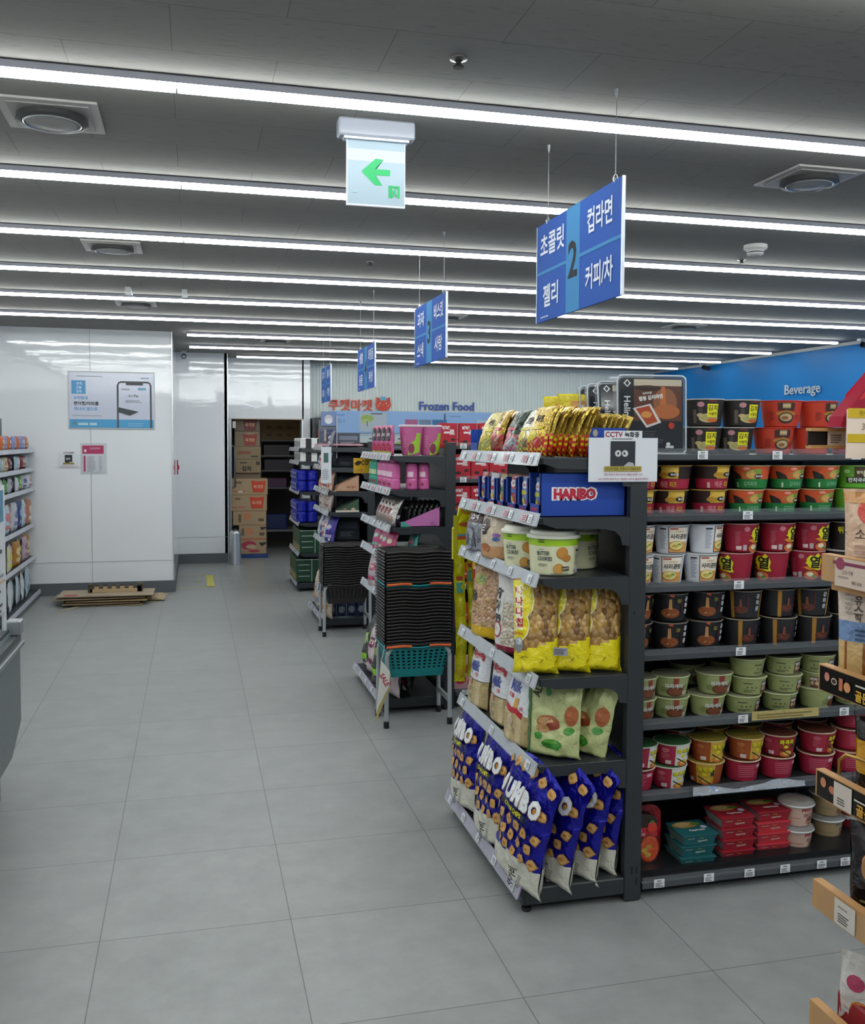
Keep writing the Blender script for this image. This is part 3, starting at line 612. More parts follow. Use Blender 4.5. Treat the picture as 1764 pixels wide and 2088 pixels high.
# bottom shelf: trays, tubs and a standing pouch
def tray_box(name, c, side, art_col, label, group):
    b = MB(); w, d_, h = .135, .125, .037
    b.add([(-w/2+.01, -d_/2+.01, 0), (w/2-.01, -d_/2+.01, 0), (w/2-.01, d_/2-.01, 0), (-w/2+.01, d_/2-.01, 0), (-w/2, -d_/2, h), (w/2, -d_/2, h), (w/2, d_/2, h), (-w/2, d_/2, h)],
          [(0, 3, 2, 1), (4, 5, 6, 7), (0, 1, 5, 4), (1, 2, 6, 5), (2, 3, 7, 6)], (c, 'paper'))
    b.add([(-w/2+.0095, -d_/2+.01, 0), (-w/2+.0095, d_/2-.01, 0), (-w/2-.0005, d_/2, h), (-w/2-.0005, -d_/2, h)], [(0, 1, 2, 3)], (side, 'paper'))
    b.box((-w/2-.003, -d_/2-.003, h), (w/2+.003, d_/2+.003, h+.003), (c, 'paper'))
    S = lambda u, v, off: (u, -d_/2+.01*(1-v/h)-off-.0005, v)
    b.art(S, [('l', -.05, h*.72, -.02, h*.80, 1, '#e4d9c0'), ('t', 'Capriccio', .01, h*.42, h*.26, 3, .02, .07, '#ece6d0'), ('t', 'Pasta', .005, h*.78, h*.16, 0, .01, .03, art_col)])
    T = lambda u, v, off: (u, v, h+.003+off+.0004)
    b.art(T, [('e', -.012, .03, .05, .026, '#c99a4a'), ('e', -.02, .034, .03, .015, '#d9c08a'), ('e', .03, .03, .02, .012, '#6a8a3a'), ('t', 'Capriccio', .008, -.024, .016, 0, .04, .10, '#f2efe6'), ('e', .046, -.002, .012, .012, '#c9c4dc')])
    return tag(b.build(name), label, 'ready meal box', group)
TB = {'t': tray_box('meal_tray_box', '#1f6064', '#6f8f90', '#8fae3a', 'teal ready meal tray', 'teal ready meal trays on the bottom shelf'),
      'r': tray_box('meal_tray_box', '#9c1f2e', '#9aa09e', '#c9a02a', 'dark red ready meal tray', 'dark red ready meal trays on the bottom shelf'),
      'p': tray_box('meal_tray_box', '#c23a44', '#a9a4a4', '#e0a03a', 'light red ready meal tray', 'light red ready meal trays on the bottom shelf')}
def stack(kind, px, py, n, y, base, lst=None):
    P = at(px, py, y=y)
    for k in range(n):
        kd = lst[k] if lst else kind; p = TB[kd]; bl = p.get('lb0') or p['label']; p['lb0'] = bl
        inst(p, (P.x+random.uniform(-.003, .003), y+random.uniform(-.003, .003), GZ[6]+.0006+k*.0412), (0, 0, random.uniform(-.03, .03)), f"{bl}, {ORD[k]} up in the {base} stack")
stack('t', 1408, 1740, 3, 3.08, 'left'); stack('r', 1486, 1735, 4, 3.10, 'middle'); stack('p', 1558, 1725, 4, 3.12, 'right', ['p', 'p', 'p', 'r'])
def lidded(name, c1, c2, label, group, txt):
    h = .082
    b = MB(); b.lathe([(.048, 0), (.052, .004), (.060, h-.006), (.064, h-.004), (.064, h)], (c1, 'paper'), 36)
    b.art(cup_surface(.060, .050, h, .055), [('r', -.008, .004, .060, h-.010, '#b3a99a'), ('r', -.008, h*.7, .060, h-.010, c2), ('t', txt, .028, h*.52, .020, 0, .02, .06, '#5a2a24'), ('e', .03, h*.24, .02, .018, '#7a3a2a'), ('r', -.06, h*.4, -.012, h*.42, c2)])
    o = b.build(name)
    MB().lathe([(.0655, h-.008), (.067, h-.002), (.064, h+.006), (.058, h+.008), (.05, h+.012), (.0, h+.013)], ('#d4d8d8', 'clear'), 36).lathe([(.0655, h-.006), (.0675, h-.003), (.0665, h+.001)], ('#dedede', 'gloss'), 36).build('lid', o)
    return tag(o, label, 'rice cup', group)
LC = [lidded('lidded_cup', '#c9a898', '#9c3030', 'cream and red lidded cup', 'cream and red lidded cups on the bottom shelf', '떡볶이'), lidded('lidded_cup', '#a38c68', '#6e6a5a', 'tan lidded cup', 'tan lidded cups on the bottom shelf', '컵밥')]
for i, (px, y, bl) in enumerate(((1622, 3.10, 'cream and red lidded cup'), (1684, 3.16, 'tan lidded cup'))):
    P = at(px, 1700, y=y)
    for k in range(2): inst(LC[i], (P.x, y, GZ[6]+.0006+k*.0955), (0, 0, math.radians(8-14*k)), bl+(', lower of the pair on the bottom shelf', ', upper of the pair on the bottom shelf')[k])
P = at(1738, 1700, y=3.2)
o = MB().lathe([(.04, 0), (.05, .01), (.055, .09), (.05, .12), (.03, .125)], ('#9c1f2e', 'paper'), 28).lathe([(.0555, .05), (.056, .055), (.056, .066)], ('#d9d9dc', 'paper'), 28).art(cup_surface(.056, .052, .12, .055), [('t', '컵반', 0, .095, .03, 0, .02, .05, '#e8e0e0')]).build('rice_pot', loc=(P.x, 3.2, GZ[6]+.0006))
MB().disc(.045, .1255, ('#8a1a28', 'paper'), 24).build('lid', o)
tag(o, 'round red pot with white band at the right end of the bottom shelf', 'rice cup')
# standing meal pack with round food picture next to the post
P = at(1306, 1755, y=3.04)
def pack(name, w, h, t, base, art, loc, rz, label, cat, group=None, kind='film', arch=0.0, back=None, lean=0):
    b = MB()
    n = 14; pts = [(-w/2, 0), (w/2, 0), (w/2, h-arch)]
    if arch: pts += [(w/2*math.cos(math.pi*k/n), h-arch+arch*math.sin(math.pi*k/n)) for k in range(1, n)]
    pts += [(-w/2, h-arch)]
    b.prism(pts, 1, 0, t, (base, kind))
    b.art(lambda u, v, off: (u, -off, v), art, kind=kind)
    return tag(b.build(name, loc=loc, rot=(math.radians(lean), 0, math.radians(rz))), label, cat, group)
pack('meal_pack', .125, .20, .035, '#2b1d1a', [('r', -.0625, .115, .0625, .150, '#b3202e'), ('t', '프리미엄', -.018, .140, .010, 0, .02, .06, '#f0dede'), ('t', '라따뚜이', -.01, .125, .012, 0, .02, .07, '#f0dede'), ('e', .030, .072, .040, .052, '#7a2a1a'), ('e', .032, .072, .035, .046, '#c9502c'), ('e', .012, .066, .012, .010, '#c9a24a'), ('e', .026, .050, .012, .010, '#c9a24a'), ('e', .030, .078, .012, .010, '#b98a3a'), ('e', .040, .150, .018, .022, '#c8382a'), ('e', .040, .170, .009, .005, '#4a7a2a'), ('t', '토마토', -.038, .076, .013, 0, .02, .034, '#e8e4da'), ('t', '닭고기', -.038, .058, .010, 0, .02, .03, '#e8e4da'), ('l', -.056, .01, -.02, .03, 5, '#b3a99a')],
     (P.x+.012, 3.06, GZ[6]+.001), 0, 'tall red and black meal pack with tomato picture beside the shelf post', 'ready meal box', arch=.03)
P = at(1310, 1700, y=3.16)
pack('meal_pack', .11, .20, .03, '#b3202e', [('e', 0, .16, .03, .02, '#7a1620')], (P.x+.01, 3.14, GZ[6]+.001), 4, 'plain red pack behind the tomato meal pack', 'ready meal box', arch=.04)
# ---------------------------------------------------------------- bags
def bag(name, w, h, t, seed, base, art=(), mfn=None, kind='film', shape='pillow', lean=0., droop=0., nu=20, nv=26, crk=.0028, pinch=.08, back=None, L=.013, flat=0.):
    def prof(q):
        q = min(max(q, 0), 1)
        if shape == 'pillow': return (max(0, 4*q*(1-q)))**.45
        return min(1, (q/.05))**.5*max(0, 1-q**3.2)**.75*(1-.12*q)
    def P(u, v, side, off=0):
        q = v/h; s = max(-1, min(1, u/(w/2))); p = prof(q)
        T = t/2*max(0, 1-abs(s)**2.6)**.55*p
        n = noise.noise(Vector((u*13+seed, v*13, side*3.1)))*crk*1.5+noise.noise(Vector((u*34+seed*2, v*26, side*5.7)))*crk*.8
        fold = crk*1.1*math.sin(s*21+seed+3*noise.noise(Vector((u*9, v*9, seed))))*math.exp(-abs(1-q)*7)
        if shape == 'pillow': fold += crk*.8*math.sin(s*17+seed)*math.exp(-q*8)
        y = side*(T+off)+(n+fold)*min(1, p*2+.15)*(1 if side < 0 else .7)+lean*q*q*h
        x = u*(1-pinch*p)
        return (x, y, v-droop*s*s*q**3*h)
    b = MB()
    b.grid(lambda a, c: P((a-.5)*w, c*h, -1), nu, nv, (base, kind) if isinstance(base, str) else base, mfn=(lambda a, c: mfn((a-.5)*w, c*h)) if mfn else None)
    bb = back or base
    b.grid(lambda a, c: P((.5-a)*w, c*h, 1), nu//2, nv//2, (bb, kind) if isinstance(bb, str) else bb, mfn=(lambda a, c: mfn((.5-a)*w, c*h)) if (mfn and not back) else None)
    if art: b.art(lambda u, v, off: P(u, v, -1, off+.0007), art, kind=kind, L=L)
    return b.build(name)
def chip_poly(u, v, r, rot, c):
    P = []
    rn = random.Random(int(u*9e3+v*7e3))
    for k in range(8):
        a = math.radians(k*45+rot); rr = r*(1.05 if k % 2 else .86)*rn.uniform(.86, 1.1)
        P.append((u+rr*math.cos(a), v+rr*.95*math.sin(a)))
    return ('p', P, c)
def jumbo():
    w, h = .33, .42; A = []; rn = random.Random(3)
    for j in range(7):
        for i in range(6):
            u = -w/2+.026+i*.056+(.027 if j % 2 else 0); v = .118+j*.046
            if abs(u) > w/2-.018 or v > h-.02: continue
            if .245 < v < .352 and -.135 < u < .13: continue
            r = rn.uniform(.0185, .0225); rot = rn.uniform(0, 90)
            A.append(chip_poly(u, v, r, rot, '#a9763a')); A.append(chip_poly(u+.001, v+.0012, r*.88, rot, '#cf9f5c')); A.append(('e', u-.003, v, r*.34, r*.26, '#b07a34'))
    A += [('r', -.10, .243, .085, .264, '#1b1a2a'), ('t', 'CORN CHIPS', -.007, .254, .016, 0, .03, .17, '#e6df1e')]
    for k, ch in enumerate('JUMBO'):
        u = -.112+k*.056; v = .308-(k % 2)*.003
        A += [('t', ch, u, v, .068, -4+2*k, .085, .056, '#a98a64'), ('t', ch, u-.0015, v+.0015, .066, -4+2*k, .07, .053, '#e6e8ec')]
    A.append(('e', .114, .308, .007, .010, '#c98a3a'))
    A += [('t', '자가비', .075, .050, .040, 90, .03, .07, '#15141a'), ('l', .105, .03, .13, .075, 6, '#7a7a78')]
    mf = lambda u, v: ('#d3d0c2', 'film') if v < .085+.02*math.sin(u*9+1) else ('#1d1c9c', 'foil2')
    return bag('crisp_bag', w, h, .092, 2.2, '#1d1c9c', A, mfn=mf, kind='film', shape='gusset', lean=.14, droop=.10, nu=32, nv=40, crk=.0065, pinch=.12, L=.011)
KIND['foil2'] = (.2, .5, .9)
J = tag(jumbo(), 'huge blue corn crisp bag', 'crisps', 'huge blue corn crisp bags on the bottom shelf')
def fx(n): return 'front row against the aisle' if n < 3 else 'row behind'
jp = [(1.085, 3.72, .092, -90, -4, 0, 'huge blue corn crisp bag furthest from the camera, leaning in the aisle-side row'),
      (1.085, 3.37, .092, -88, -2, .0, 'huge blue corn crisp bag in the middle of the aisle-side row'),
      (1.075, 3.045, .092, -80, 9, .0, 'huge blue corn crisp bag in front, its corner hanging over the shelf end'),
      (1.185, 3.07, .092, -76, 10, 0, 'huge blue corn crisp bag second from the aisle at the shelf end'),
      (1.285, 3.09, .092, -74, 8, 0, 'huge blue corn crisp bag third from the aisle at the shelf end'),
      (1.375, 3.12, .092, -76, 4, 0, 'huge blue corn crisp bag beside the shelf post')]
for x, y, z, rz, roll, _, lb in jp:
    o = inst(J, (x, y, z), (0, 0, 0), lb)
    o.rotation_euler = (Matrix.Rotation(math.radians(roll), 3, 'X') @ Matrix.Rotation(math.radians(rz), 3, 'Z')).to_euler()
# banana chip bags: clear with yellow print
CH = crumb('chips_content', ['#5f4020', '#b58a48', '#8a6230', '#d2ac6c', '#6e4c28', '#c09650'], 62, .25, .9, stretch=(1, 1, .7))
NU = crumb('nuts_content', ['#b98a68', '#d9b498', '#c79a78', '#a87a58', '#b8a060'], 75, .3, .9)
def banana():
    w, h = .16, .325
    def mf(u, v):
        if v < .070+.05*max(0, u/w+.5): return ('#e0cf12', 'film')
        return CH
    L = [(-.1, .31), (-.098, .09)]
    A = [('p', [(-.08, .315), (-.030, .318), (-.012, .29), (-.006, .25), (-.012, .215), (-.030, .195), (-.022, .17), (-.030, .135), (-.05, .112), (-.072, .105), (-.08, .12)], '#e8e0a0'),
         ('p', [(-.08, .318), (-.034, .318), (-.017, .29), (-.011, .25), (-.017, .217), (-.036, .195), (-.027, .17), (-.035, .137), (-.053, .116), (-.07, .110), (-.08, .125)], '#e3d312'),
         ('r', -.072, .150, -.048, .300, '#f0e6d0')]
    for k, c in enumerate('바나나칩'): A.append(('t', c, -.060, .283-k*.036, .030, 0, .03, .028, '#b5203a'))
    A += [('t', '달콤한맛', -.066, .137, .010, 0, .02, .04, '#c95a2a'), ('e', -.062, .100, .015, .026, '#8d9098'), ('e', -.062, .112, .010, .012, '#b9bcc4')]
    rn = random.Random(5)
    for k in range(11):
        u = rn.uniform(-.085, .085); v = rn.uniform(.01, .062); a = rn.uniform(-1.3, 1.3); d = rn.uniform(.008, .014)
        A.append(('p', [(u-d*math.cos(a), v-d*math.sin(a)), (u+.0016, v-.0016), (u+d*math.cos(a), v+d*math.sin(a)), (u-.0016, v+.0016)], '#8a7412'))
    return bag('banana_chip_bag', w, h, .085, 4.1, CH, A, mfn=mf, shape='gusset', nu=26, nv=32, crk=.0045, lean=.05, droop=.02)
BN = tag(banana(), 'x', 'snack bag', 'clear and yellow banana chip bags on the fourth shelf')
for x, y, rz, lb in ((1.128, 3.03, -20, 'clear and yellow banana chip bag, leftmost of three on the fourth shelf'), (1.245, 3.03, -26, 'clear and yellow banana chip bag in the middle, showing its barcode sticker'), (1.355, 3.02, -24, 'clear and yellow banana chip bag, rightmost against the post')):
    inst(BN, (x, y, .797), (math.radians(-3), 0, math.radians(rz)), lb)
b = MB(); b.art(lambda u, v, off: (u, -off, v), [('r', 0, 0, .05, .028, '#9a9ca4'), ('l', .003, .004, .046, .024, 5, '#3a3c44')]); o = b.build('barcode_sticker', loc=(1.175, 2.987, .865), rot=(0, 0, math.radians(-30)))
tag(o, 'grey barcode sticker on the middle banana chip bag', 'sticker')
# nut and popcorn bags
def nutbag(mt, yb, txt, seed, w=.21, h=.285, extra=()):
    mf = lambda u, v: (yb, 'film') if v < .055 else mt
    A = [('e', -.03, .235, .05, .022, '#9a9a3a'), ('e', -.02, .238, .035, .013, '#5d7a2a'), ('t', txt, -.055, .17, .05, 80, .03, .10, '#2a2018')]+list(extra)
    return bag('nut_snack_bag', w, h, .10, seed, mt, A, mfn=mf, shape='gusset', crk=.004, lean=.03)
o = tag(nutbag(NU, '#dcb020', '콩', 6.3), 'clear bag of pinkish nut snacks with yellow base, left on the fourth shelf', 'snack bag'); o.location = (1.145, 3.62, .797); o.rotation_euler = (.0, 0, math.radians(-72))
PU = crumb('puff_content', ['#d8cfc0', '#c9b8a0', '#e6e0d4', '#b8a088'], 80, .3, .9)
def pf():
    mf = lambda u, v: ('#8c1c38', 'film') if v < .03 else (('#d9d6d2', 'film') if (u < -.02 or v > .2) else PU)
    return bag('puffed_snack_bag', .19, .30, .09, 8.8, PU, [('t', '오곡', -.055, .20, .045, 80, .03, .1, '#1c1a1a'), ('t', '99', -.05, .13, .035, 0, .03, .1, '#1c1a1a'), ('e', -.05, .09, .03, .03, '#a8283a'), ('e', -.05, .09, .024, .024, '#e6e0d8')], mfn=mf, shape='gusset', crk=.004, lean=.03)
o = tag(pf(), 'white puffed grain bag squeezed between nut bag and banana chips', 'snack bag'); o.location = (1.15, 3.33, .797); o.rotation_euler = (0, 0, math.radians(-66))
# shelf five: bread bags and green bags
BR = mat('#c9b28a', 'film')
def milk(seed, red):
    w, h = .20, .25
    mf = lambda u, v: ('#dfe0e4', 'film') if v > .115 else (('#cdbb92', 'film') if (int((u+.2)/.034)) % 2 else ('#bfa878', 'film'))
    A = [('e', .02, .228, .018, .012, '#c9b0a8'), ('e', .02, .228, .012, .007, '#b9c4e0'), ('p', [(-.055, .205), (-.02, .196), (.03, .202), (.058, .192), (.060, .214), (.03, .222), (-.02, .214), (-.055, .224)], '#b8202c'), ('p', [(-.062, .196), (-.05, .204), (-.055, .224), (-.068, .218)], '#8a1620'), ('l', -.03, .200, .04, .212, 1, '#e0b0b0'),
         ('t', 'Milk', -.002, .168, .038, 2, .03, .10, '#3a4a9c'), ('t', 'CLASSIC', -.03, .140, .009, 0, .02, .05, '#6a6a74'), ('t', '크림', .03, .139, .014, 0, .03, .04, '#c8283a'), ('r', -.10, .114, .10, .1165, '#2a2a3a'), ('e', -.01, .105, .012, .016, '#c98a7a'), ('t', '딸기', -.005, .075, .022, 0, .02, .03, '#6a6058'), ('t', '우유', -.005, .045, .022, 0, .02, .03, '#6a6058')]
    if red: A = A[:0]+[('t', 'Milk', -.01, .205, .036, 0, .03, .09, '#3a4a9c'), ('t', '치즈롤', -.03, .172, .016, 0, .03, .06, '#c8283a'), ('p', [(.0, .13), (.034, .136), (.036, .172), (.006, .166)], '#d9a04a'), ('p', [(-.06, .125), (-.01, .112), (.04, .118), (.07, .104), (.072, .124), (.03, .138), (-.01, .132), (-.06, .145)], '#b8202c'), ('e', .0, .085, .014, .016, '#c9a89a'), ('t', '우유', .02, .055, .022, 0, .02, .03, '#8a7a68'), ('t', '크림', .058, .14, .012, 0, .02, .03, '#c8283a')]
    return bag('cream_bread_bag', w, h, .075, seed, '#dfe0e4', A, mfn=mf, shape='gusset', crk=.003, lean=.10, nv=30)
MK = tag(milk(1.5, False), 'x', 'bread', 'white and cream bread bags on the fifth shelf'); MK2 = tag(milk(3.5, True), 'x', 'bread', 'white and cream bread bags on the fifth shelf')
inst(MK, (1.135, 3.70, .502), (0, 0, math.radians(-86)), 'white and cream bread bag furthest along the fifth shelf, blue writing')
inst(MK, (1.15, 3.44, .502), (.05, 0, math.radians(-86)), 'white and cream bread bag in the middle of the fifth shelf')
inst(MK2, (1.13, 3.20, .502), (0, 0, math.radians(-82)), 'white bread bag with orange cheese picture and red ribbon')
def green(seed):
    w, h = .20, .275
    A = [('e', -.01, .12, .045, .026, '#a8603a'), ('e', -.02, .125, .03, .014, '#c99a6a'), ('e', .01, .112, .026, .012, '#8a3a22'), ('e', -.03, .1, .026, .014, '#b88a5a'), ('e', -.045, .075, .016, .012, '#3f8a2e'), ('e', .01, .052, .040, .016, '#2f7a24'), ('e', .005, .060, .028, .008, '#5aa03a'), ('e', .03, .045, .012, .012, '#3f8a2e'),
         ('t', 'ALOE', -.055, .235, .03, 70, .03, .07, '#1e2a1c'), ('e', -.02, .22, .012, .014, '#3f8a4e'), ('r', -.10, 0, -.082, .27, '#3a6a34'), ('e', .075, .15, .022, .035, '#a8603a'), ('e', .07, .10, .018, .012, '#3f8a2e')]
    return bag('pale_green_bag', w, h, .095, seed, '#bfc58a', A, shape='gusset', crk=.010, lean=.06, nu=30, nv=36)
GR = tag(green(7.7), 'x', 'snack bag', 'pale green snack bags on the fifth shelf')
inst(GR, (1.20, 3.04, .502), (math.radians(-3), 0, math.radians(-40)), 'pale green snack bag on the fifth shelf, nearer the aisle')
inst(GR, (1.325, 3.07, .502), (math.radians(-4), math.radians(8), math.radians(-60)), 'pale green snack bag on the fifth shelf, nearer the post, top folded')
# shelf three: cookie tubs and two snack bags
def tub():
    r1, r0, h = .086, .078, .135
    b = MB(); b.lathe([(r0-.004, 0), (r0, .004), (r0+.006, .10), (r0+.0062, .1005), (r1-.002, h)], None, 48, mfn=lambda i: (['#d9d8b4', '#d9d8b4', '#d9d8b4', '#9cc41c'][i], 'plastic'))
    S = cup_surface(r1, r0, h, .082)
    b.art(S, [('r', -.062, .112, -.040, .116, '#3a5a1a'), ('r', -.062, .120, -.040, .128, '#2f4a1a'), ('l', -.062, .088, -.035, .092, 1, '#8a8a7a'), ('t', 'BUTTER', -.045, .076, .014, 0, .02, .045, '#2b3346'), ('t', 'COOKIES', -.040, .058, .014, 0, .02, .052, '#2b3346'), ('t', '버터쿠키', -.047, .036, .012, 0, .01, .03, '#5a5a5a'),
              ('e', .020, .078, .020, .020, '#a9702c'), ('e', .020, .079, .018, .018, '#c48a3e'), ('e', .036, .060, .016, .012, '#b87a32'), ('e', .008, .024, .018, .018, '#b0742e'), ('e', .008, .024, .016, .016, '#cf9a4c'), ('r', .018, .018, .046, .032, '#4a3a20'), ('t', 'CRUNCHY', .032, .025, .006, 4, .02, .024, '#e0d8b0'),
              ('r', .074, .082, .096, .088, '#2a2a2a'), ('l', .074, .035, .094, .078, 9, '#7a7a6a'), ('r', .076, .008, .094, .024, '#a8a8c0'), ('l', -.02, .006, .06, .012, 1, '#8a8a7a')], kind='plastic', off0=.0012)
    o = b.build('cookie_tub')
    MB().lathe([(r1, h-.012), (r1+.006, h-.010), (r1+.006, h-.002), (r1+.003, h+.001), (r1-.004, h+.003), (r1-.008, h+.014), (r1-.016, h+.017), (.0, h+.017)], ('#dcdccd', 'plastic'), 48).build('lid', o)
    return tag(o, 'x', 'cookie tub', 'green and cream butter cookie tubs')
TU = tub()
inst(TU, (1.20, 3.062, 1.134), (0, 0, math.radians(-14)), 'cream and green butter cookie tub in front on the third shelf')
inst(TU, (1.17, 3.25, 1.134), (0, 0, math.radians(-30)), 'butter cookie tub half hidden behind the front one, aisle side')
inst(TU, (1.335, 3.20, 1.134), (0, 0, math.radians(60)), 'butter cookie tub in the shade near the back panel, turned away')
def snackA():
    mf = lambda u, v: ('#3c1c20', 'film') if v > .125 else ('#8b8d94', 'foil')
    return bag('rice_snack_bag', .19, .215, .09, 11., '#8b8d94', [('t', '오곡', -.02, .185, .03, 0, .03, .09, '#d9d0d0'), ('t', '스낵', .0, .15, .028, 0, .03, .09, '#c9c0c4'), ('e', -.02, .06, .05, .045, '#a9acb4'), ('p', [(-.05, .03), (-.03, .09), (-.01, .03)], '#6a6c74'), ('p', [(.0, .03), (.02, .09), (.04, .03)], '#6a6c74')], mfn=mf, kind='foil', shape='gusset', crk=.005, lean=.12)
def snackB():
    mf = lambda u, v: ('#c9b8a0', 'film') if v > .055 else ('#b98a60', 'film')
    return bag('roasted_snack_bag', .20, .215, .095, 12.4, '#c9b8a0', [('t', '구운', -.05, .175, .026, 0, .02, .06, '#4a2a2a'), ('t', '마을', .03, .175, .026, 0, .02, .05, '#a8382a'), ('p', [(-.075, .14), (-.045, .16), (-.015, .155), (.0, .13), (-.02, .10), (-.05, .095)], '#2f1c1a'), ('l', -.06, .11, -.02, .14, 3, '#b9a89a'), ('e', .05, .10, .022, .008, '#8a5a9a'), ('e', .05, .085, .020, .008, '#4a6a9a'), ('e', -.02, .05, .035, .016, '#b06a3a')], mfn=mf, shape='gusset', crk=.005, lean=.12)
o = tag(snackA(), 'dark maroon and silver snack bag, leftmost on the third shelf', 'snack bag'); o.location = (1.125, 3.68, 1.134); o.rotation_euler = (0, 0, math.radians(-80))
o = tag(snackB(), 'beige snack bag with dark badge, between silver bag and cookie tubs', 'snack bag'); o.location = (1.13, 3.46, 1.134); o.rotation_euler = (.05, 0, math.radians(-74))
# shelf two: big blue candy carton plus display cartons of gummy bags
HB = '#0f3f9e'
def carton_big():
    x0, x1, y0, y1, z0, z1 = 1.122, 1.428, 2.985, 3.10, 1.334, 1.478
    b = MB(); t = .0025
    b.box((x0, y0, z0), (x1, y0+t, z1), (HB, 'paper')).box((x0, y1-t, z0), (x1, y1, z1), (HB, 'paper')).box((x1-t, y0, z0), (x1, y1, z1), (HB, 'paper')).box((x0, y0, z0), (x1, y1, z0+t), (HB, 'paper'))
    for a, c, d, e in ((y0, y1, z0, z0+.04), (y0, y0+.014, z0, z1), (y1-.014, y1, z0, z1)): b.box((x0, a, d), (x0+t, c, e), (HB, 'paper'))
    S = plane_y(x0, z0, y0)
    A = []
    for dx in (-.002, 0, .002): A.append(('t', 'HARIBO', .122+dx, .076+abs(dx)*.4, .046, 0, .12, .162, '#e8e6ea'))
    A.append(('t', 'HARIBO', .122, .076, .038, 0, .07, .152, '#bb1f3c'))
    b.art(S, A)
    b.art(plane_x(x0, y1, z0), [('t', 'HARIBO', .057, .022, .014, 0, .03, .08, '#c23a50')])
    return tag(b.build('candy_carton'), 'large blue candy carton with red and white lettering, on the second shelf', 'carton')
carton_big()
GM = {}
def gummy(c1, c2, txt):
    k = (c1, c2)
    if k not in GM:
        GM[k] = tag(bag('gummy_bag', .085, .125, .022, hash(txt) % 7+1.3, c1, [('e', 0, .095, .030, .014, '#e6e0e0'), ('t', txt, 0, .095, .014, 0, .03, .05, '#b01f34'), ('r', -.036, .060, .036, .074, c2), ('e', -.012, .035, .016, .014, '#c9c04a'), ('e', .016, .03, .014, .012, '#c8402c'), ('e', .0, .018, .016, .010, '#e0e0e4')], crk=.002, nu=12, nv=14), 'x', 'candy bag', 'gummy candy bags in the blue display cartons')
    return GM[k]
def disp(y0, y1, h, n, cols, lb):
    x0, x1, z0, t = 1.128, 1.40, 1.334, .0025
    b = MB().box((x0, y0, z0), (x1, y0+t, z0+h), (HB, 'paper')).box((x0, y1-t, z0), (x1, y1, z0+h), (HB, 'paper')).box((x0, y0, z0), (x1, y1, z0+t), (HB, 'paper')).box((x1-t, y0, z0), (x1, y1, z0+h), (HB, 'paper'))
    b.box((x0, y0, z0), (x0+t, y1, z0+.026), (HB, 'paper')).box((x0, y0, z0), (x0+t, y0+.016, z0+h), (HB, 'paper')).box((x0, y1-.016, z0), (x0+t, y1, z0+h), (HB, 'paper'))
    b.art(plane_x(x0, y1, z0), [('t', 'HARIBO', (y1-y0)/2, .014, .011, 0, .03, .06, '#c23a50')])
    tag(b.build('candy_carton'), lb, 'carton', 'blue display cartons on the second shelf')
    for k in range(n):
        c = cols[k % len(cols)]
        inst(gummy(*c), (x0+.018+k*.03, (y0+y1)/2, z0+.004), (0, 0, math.radians(-90+random.uniform(-4, 4))), f"gummy bag {ORD[k]} from the front in the {lb.replace(', fourth from the shelf end','').replace(', third from the shelf end','').replace(', fifth from the shelf end','').replace(', next to the large carton','').replace(' of the shelf','')}")
G = [('#b04a50', '#3a62a8', 'Jelly'), ('#c9c4c8', '#b8303c', 'Goldies'), ('#b89a6a', '#3f7a3a', 'Fruity'), ('#7f8fb4', '#c8c23a', 'Smurf')]
inst(G and gummy(*G[3]), (1.146, 3.045, 1.338), (0, 0, math.radians(-90)), 'gummy candy bag showing in the open front of the large blue carton')
disp(3.125, 3.235, .125, 3, [G[3]], 'blue carton with blue bags, next to the large carton')
disp(3.245, 3.365, .12, 3, [G[0]], 'blue display carton with red bags, third from the shelf end')
disp(3.385, 3.485, .11, 3, [G[2]], 'blue display carton with fruit bags, fourth from the shelf end')
disp(3.495, 3.595, .11, 2, [G[1]], 'blue display carton with pale bags, fifth from the shelf end')
disp(3.62, 3.72, .11, 2, [G[0]], 'blue display carton at the far end of the shelf')
# top shelf: dried snack bags standing in rows, tray boxes
def dried(top, bot, accent, seed, txt):
    mf = lambda u, v: (top, 'foil') if v > .07 else ((bot, 'film') if (u*37+v*51) % 1 > .4 else (accent, 'film'))
    return tag(bag('dried_snack_bag', .13, .165, .03, seed, top, [('t', txt, .0, .125, .026, 0, .03, .09, '#2a2320'), ('e', -.02, .07, .03, .018, accent), ('e', .02, .045, .025, .018, bot), ('r', -.05, .09, .04, .10, accent)], mfn=mf, crk=.005, lean=.35, nu=14, nv=18), 'x', 'snack bag', 'dried snack bags on the top shelf of the nearest shelf end')
DS = [dried('#a8893c', '#7a3a1c', '#b5202a', 1.1, '육포'), dried('#b3a56a', '#8a8a3a', '#c9b41e', 2.6, '쥐포'), dried('#3c4640', '#8d8f94', '#b03a50', 3.9, '김'), dried('#b9b5a8', '#6e5a3c', '#c9b82a', 5.2, '오징어'), dried('#b59a4a', '#b0281c', '#c9b41e', 6.4, '육포')]
for nm, (yy, kinds, n, xs) in {'leftmost group': (3.64, 1, 3, 1.135), 'second group': (3.50, 0, 3, 1.135), 'third, dark topped group': (3.36, 2, 4, 1.14), 'fourth, silvery group': (3.20, 3, 4, 1.14), 'nearest gold and red group': (3.03, 4, 9, 1.125)}.items():
    for k in range(n):
        inst(DS[kinds], (xs+k*.019, yy+random.uniform(-.006, .006), 1.534+random.uniform(0, .004)), (math.radians(random.uniform(-3, 3)), math.radians(random.uniform(-2, 2)), math.radians(-84+random.uniform(-7, 7))), f"dried snack bag {ORD[k]} from the aisle in the {nm}")
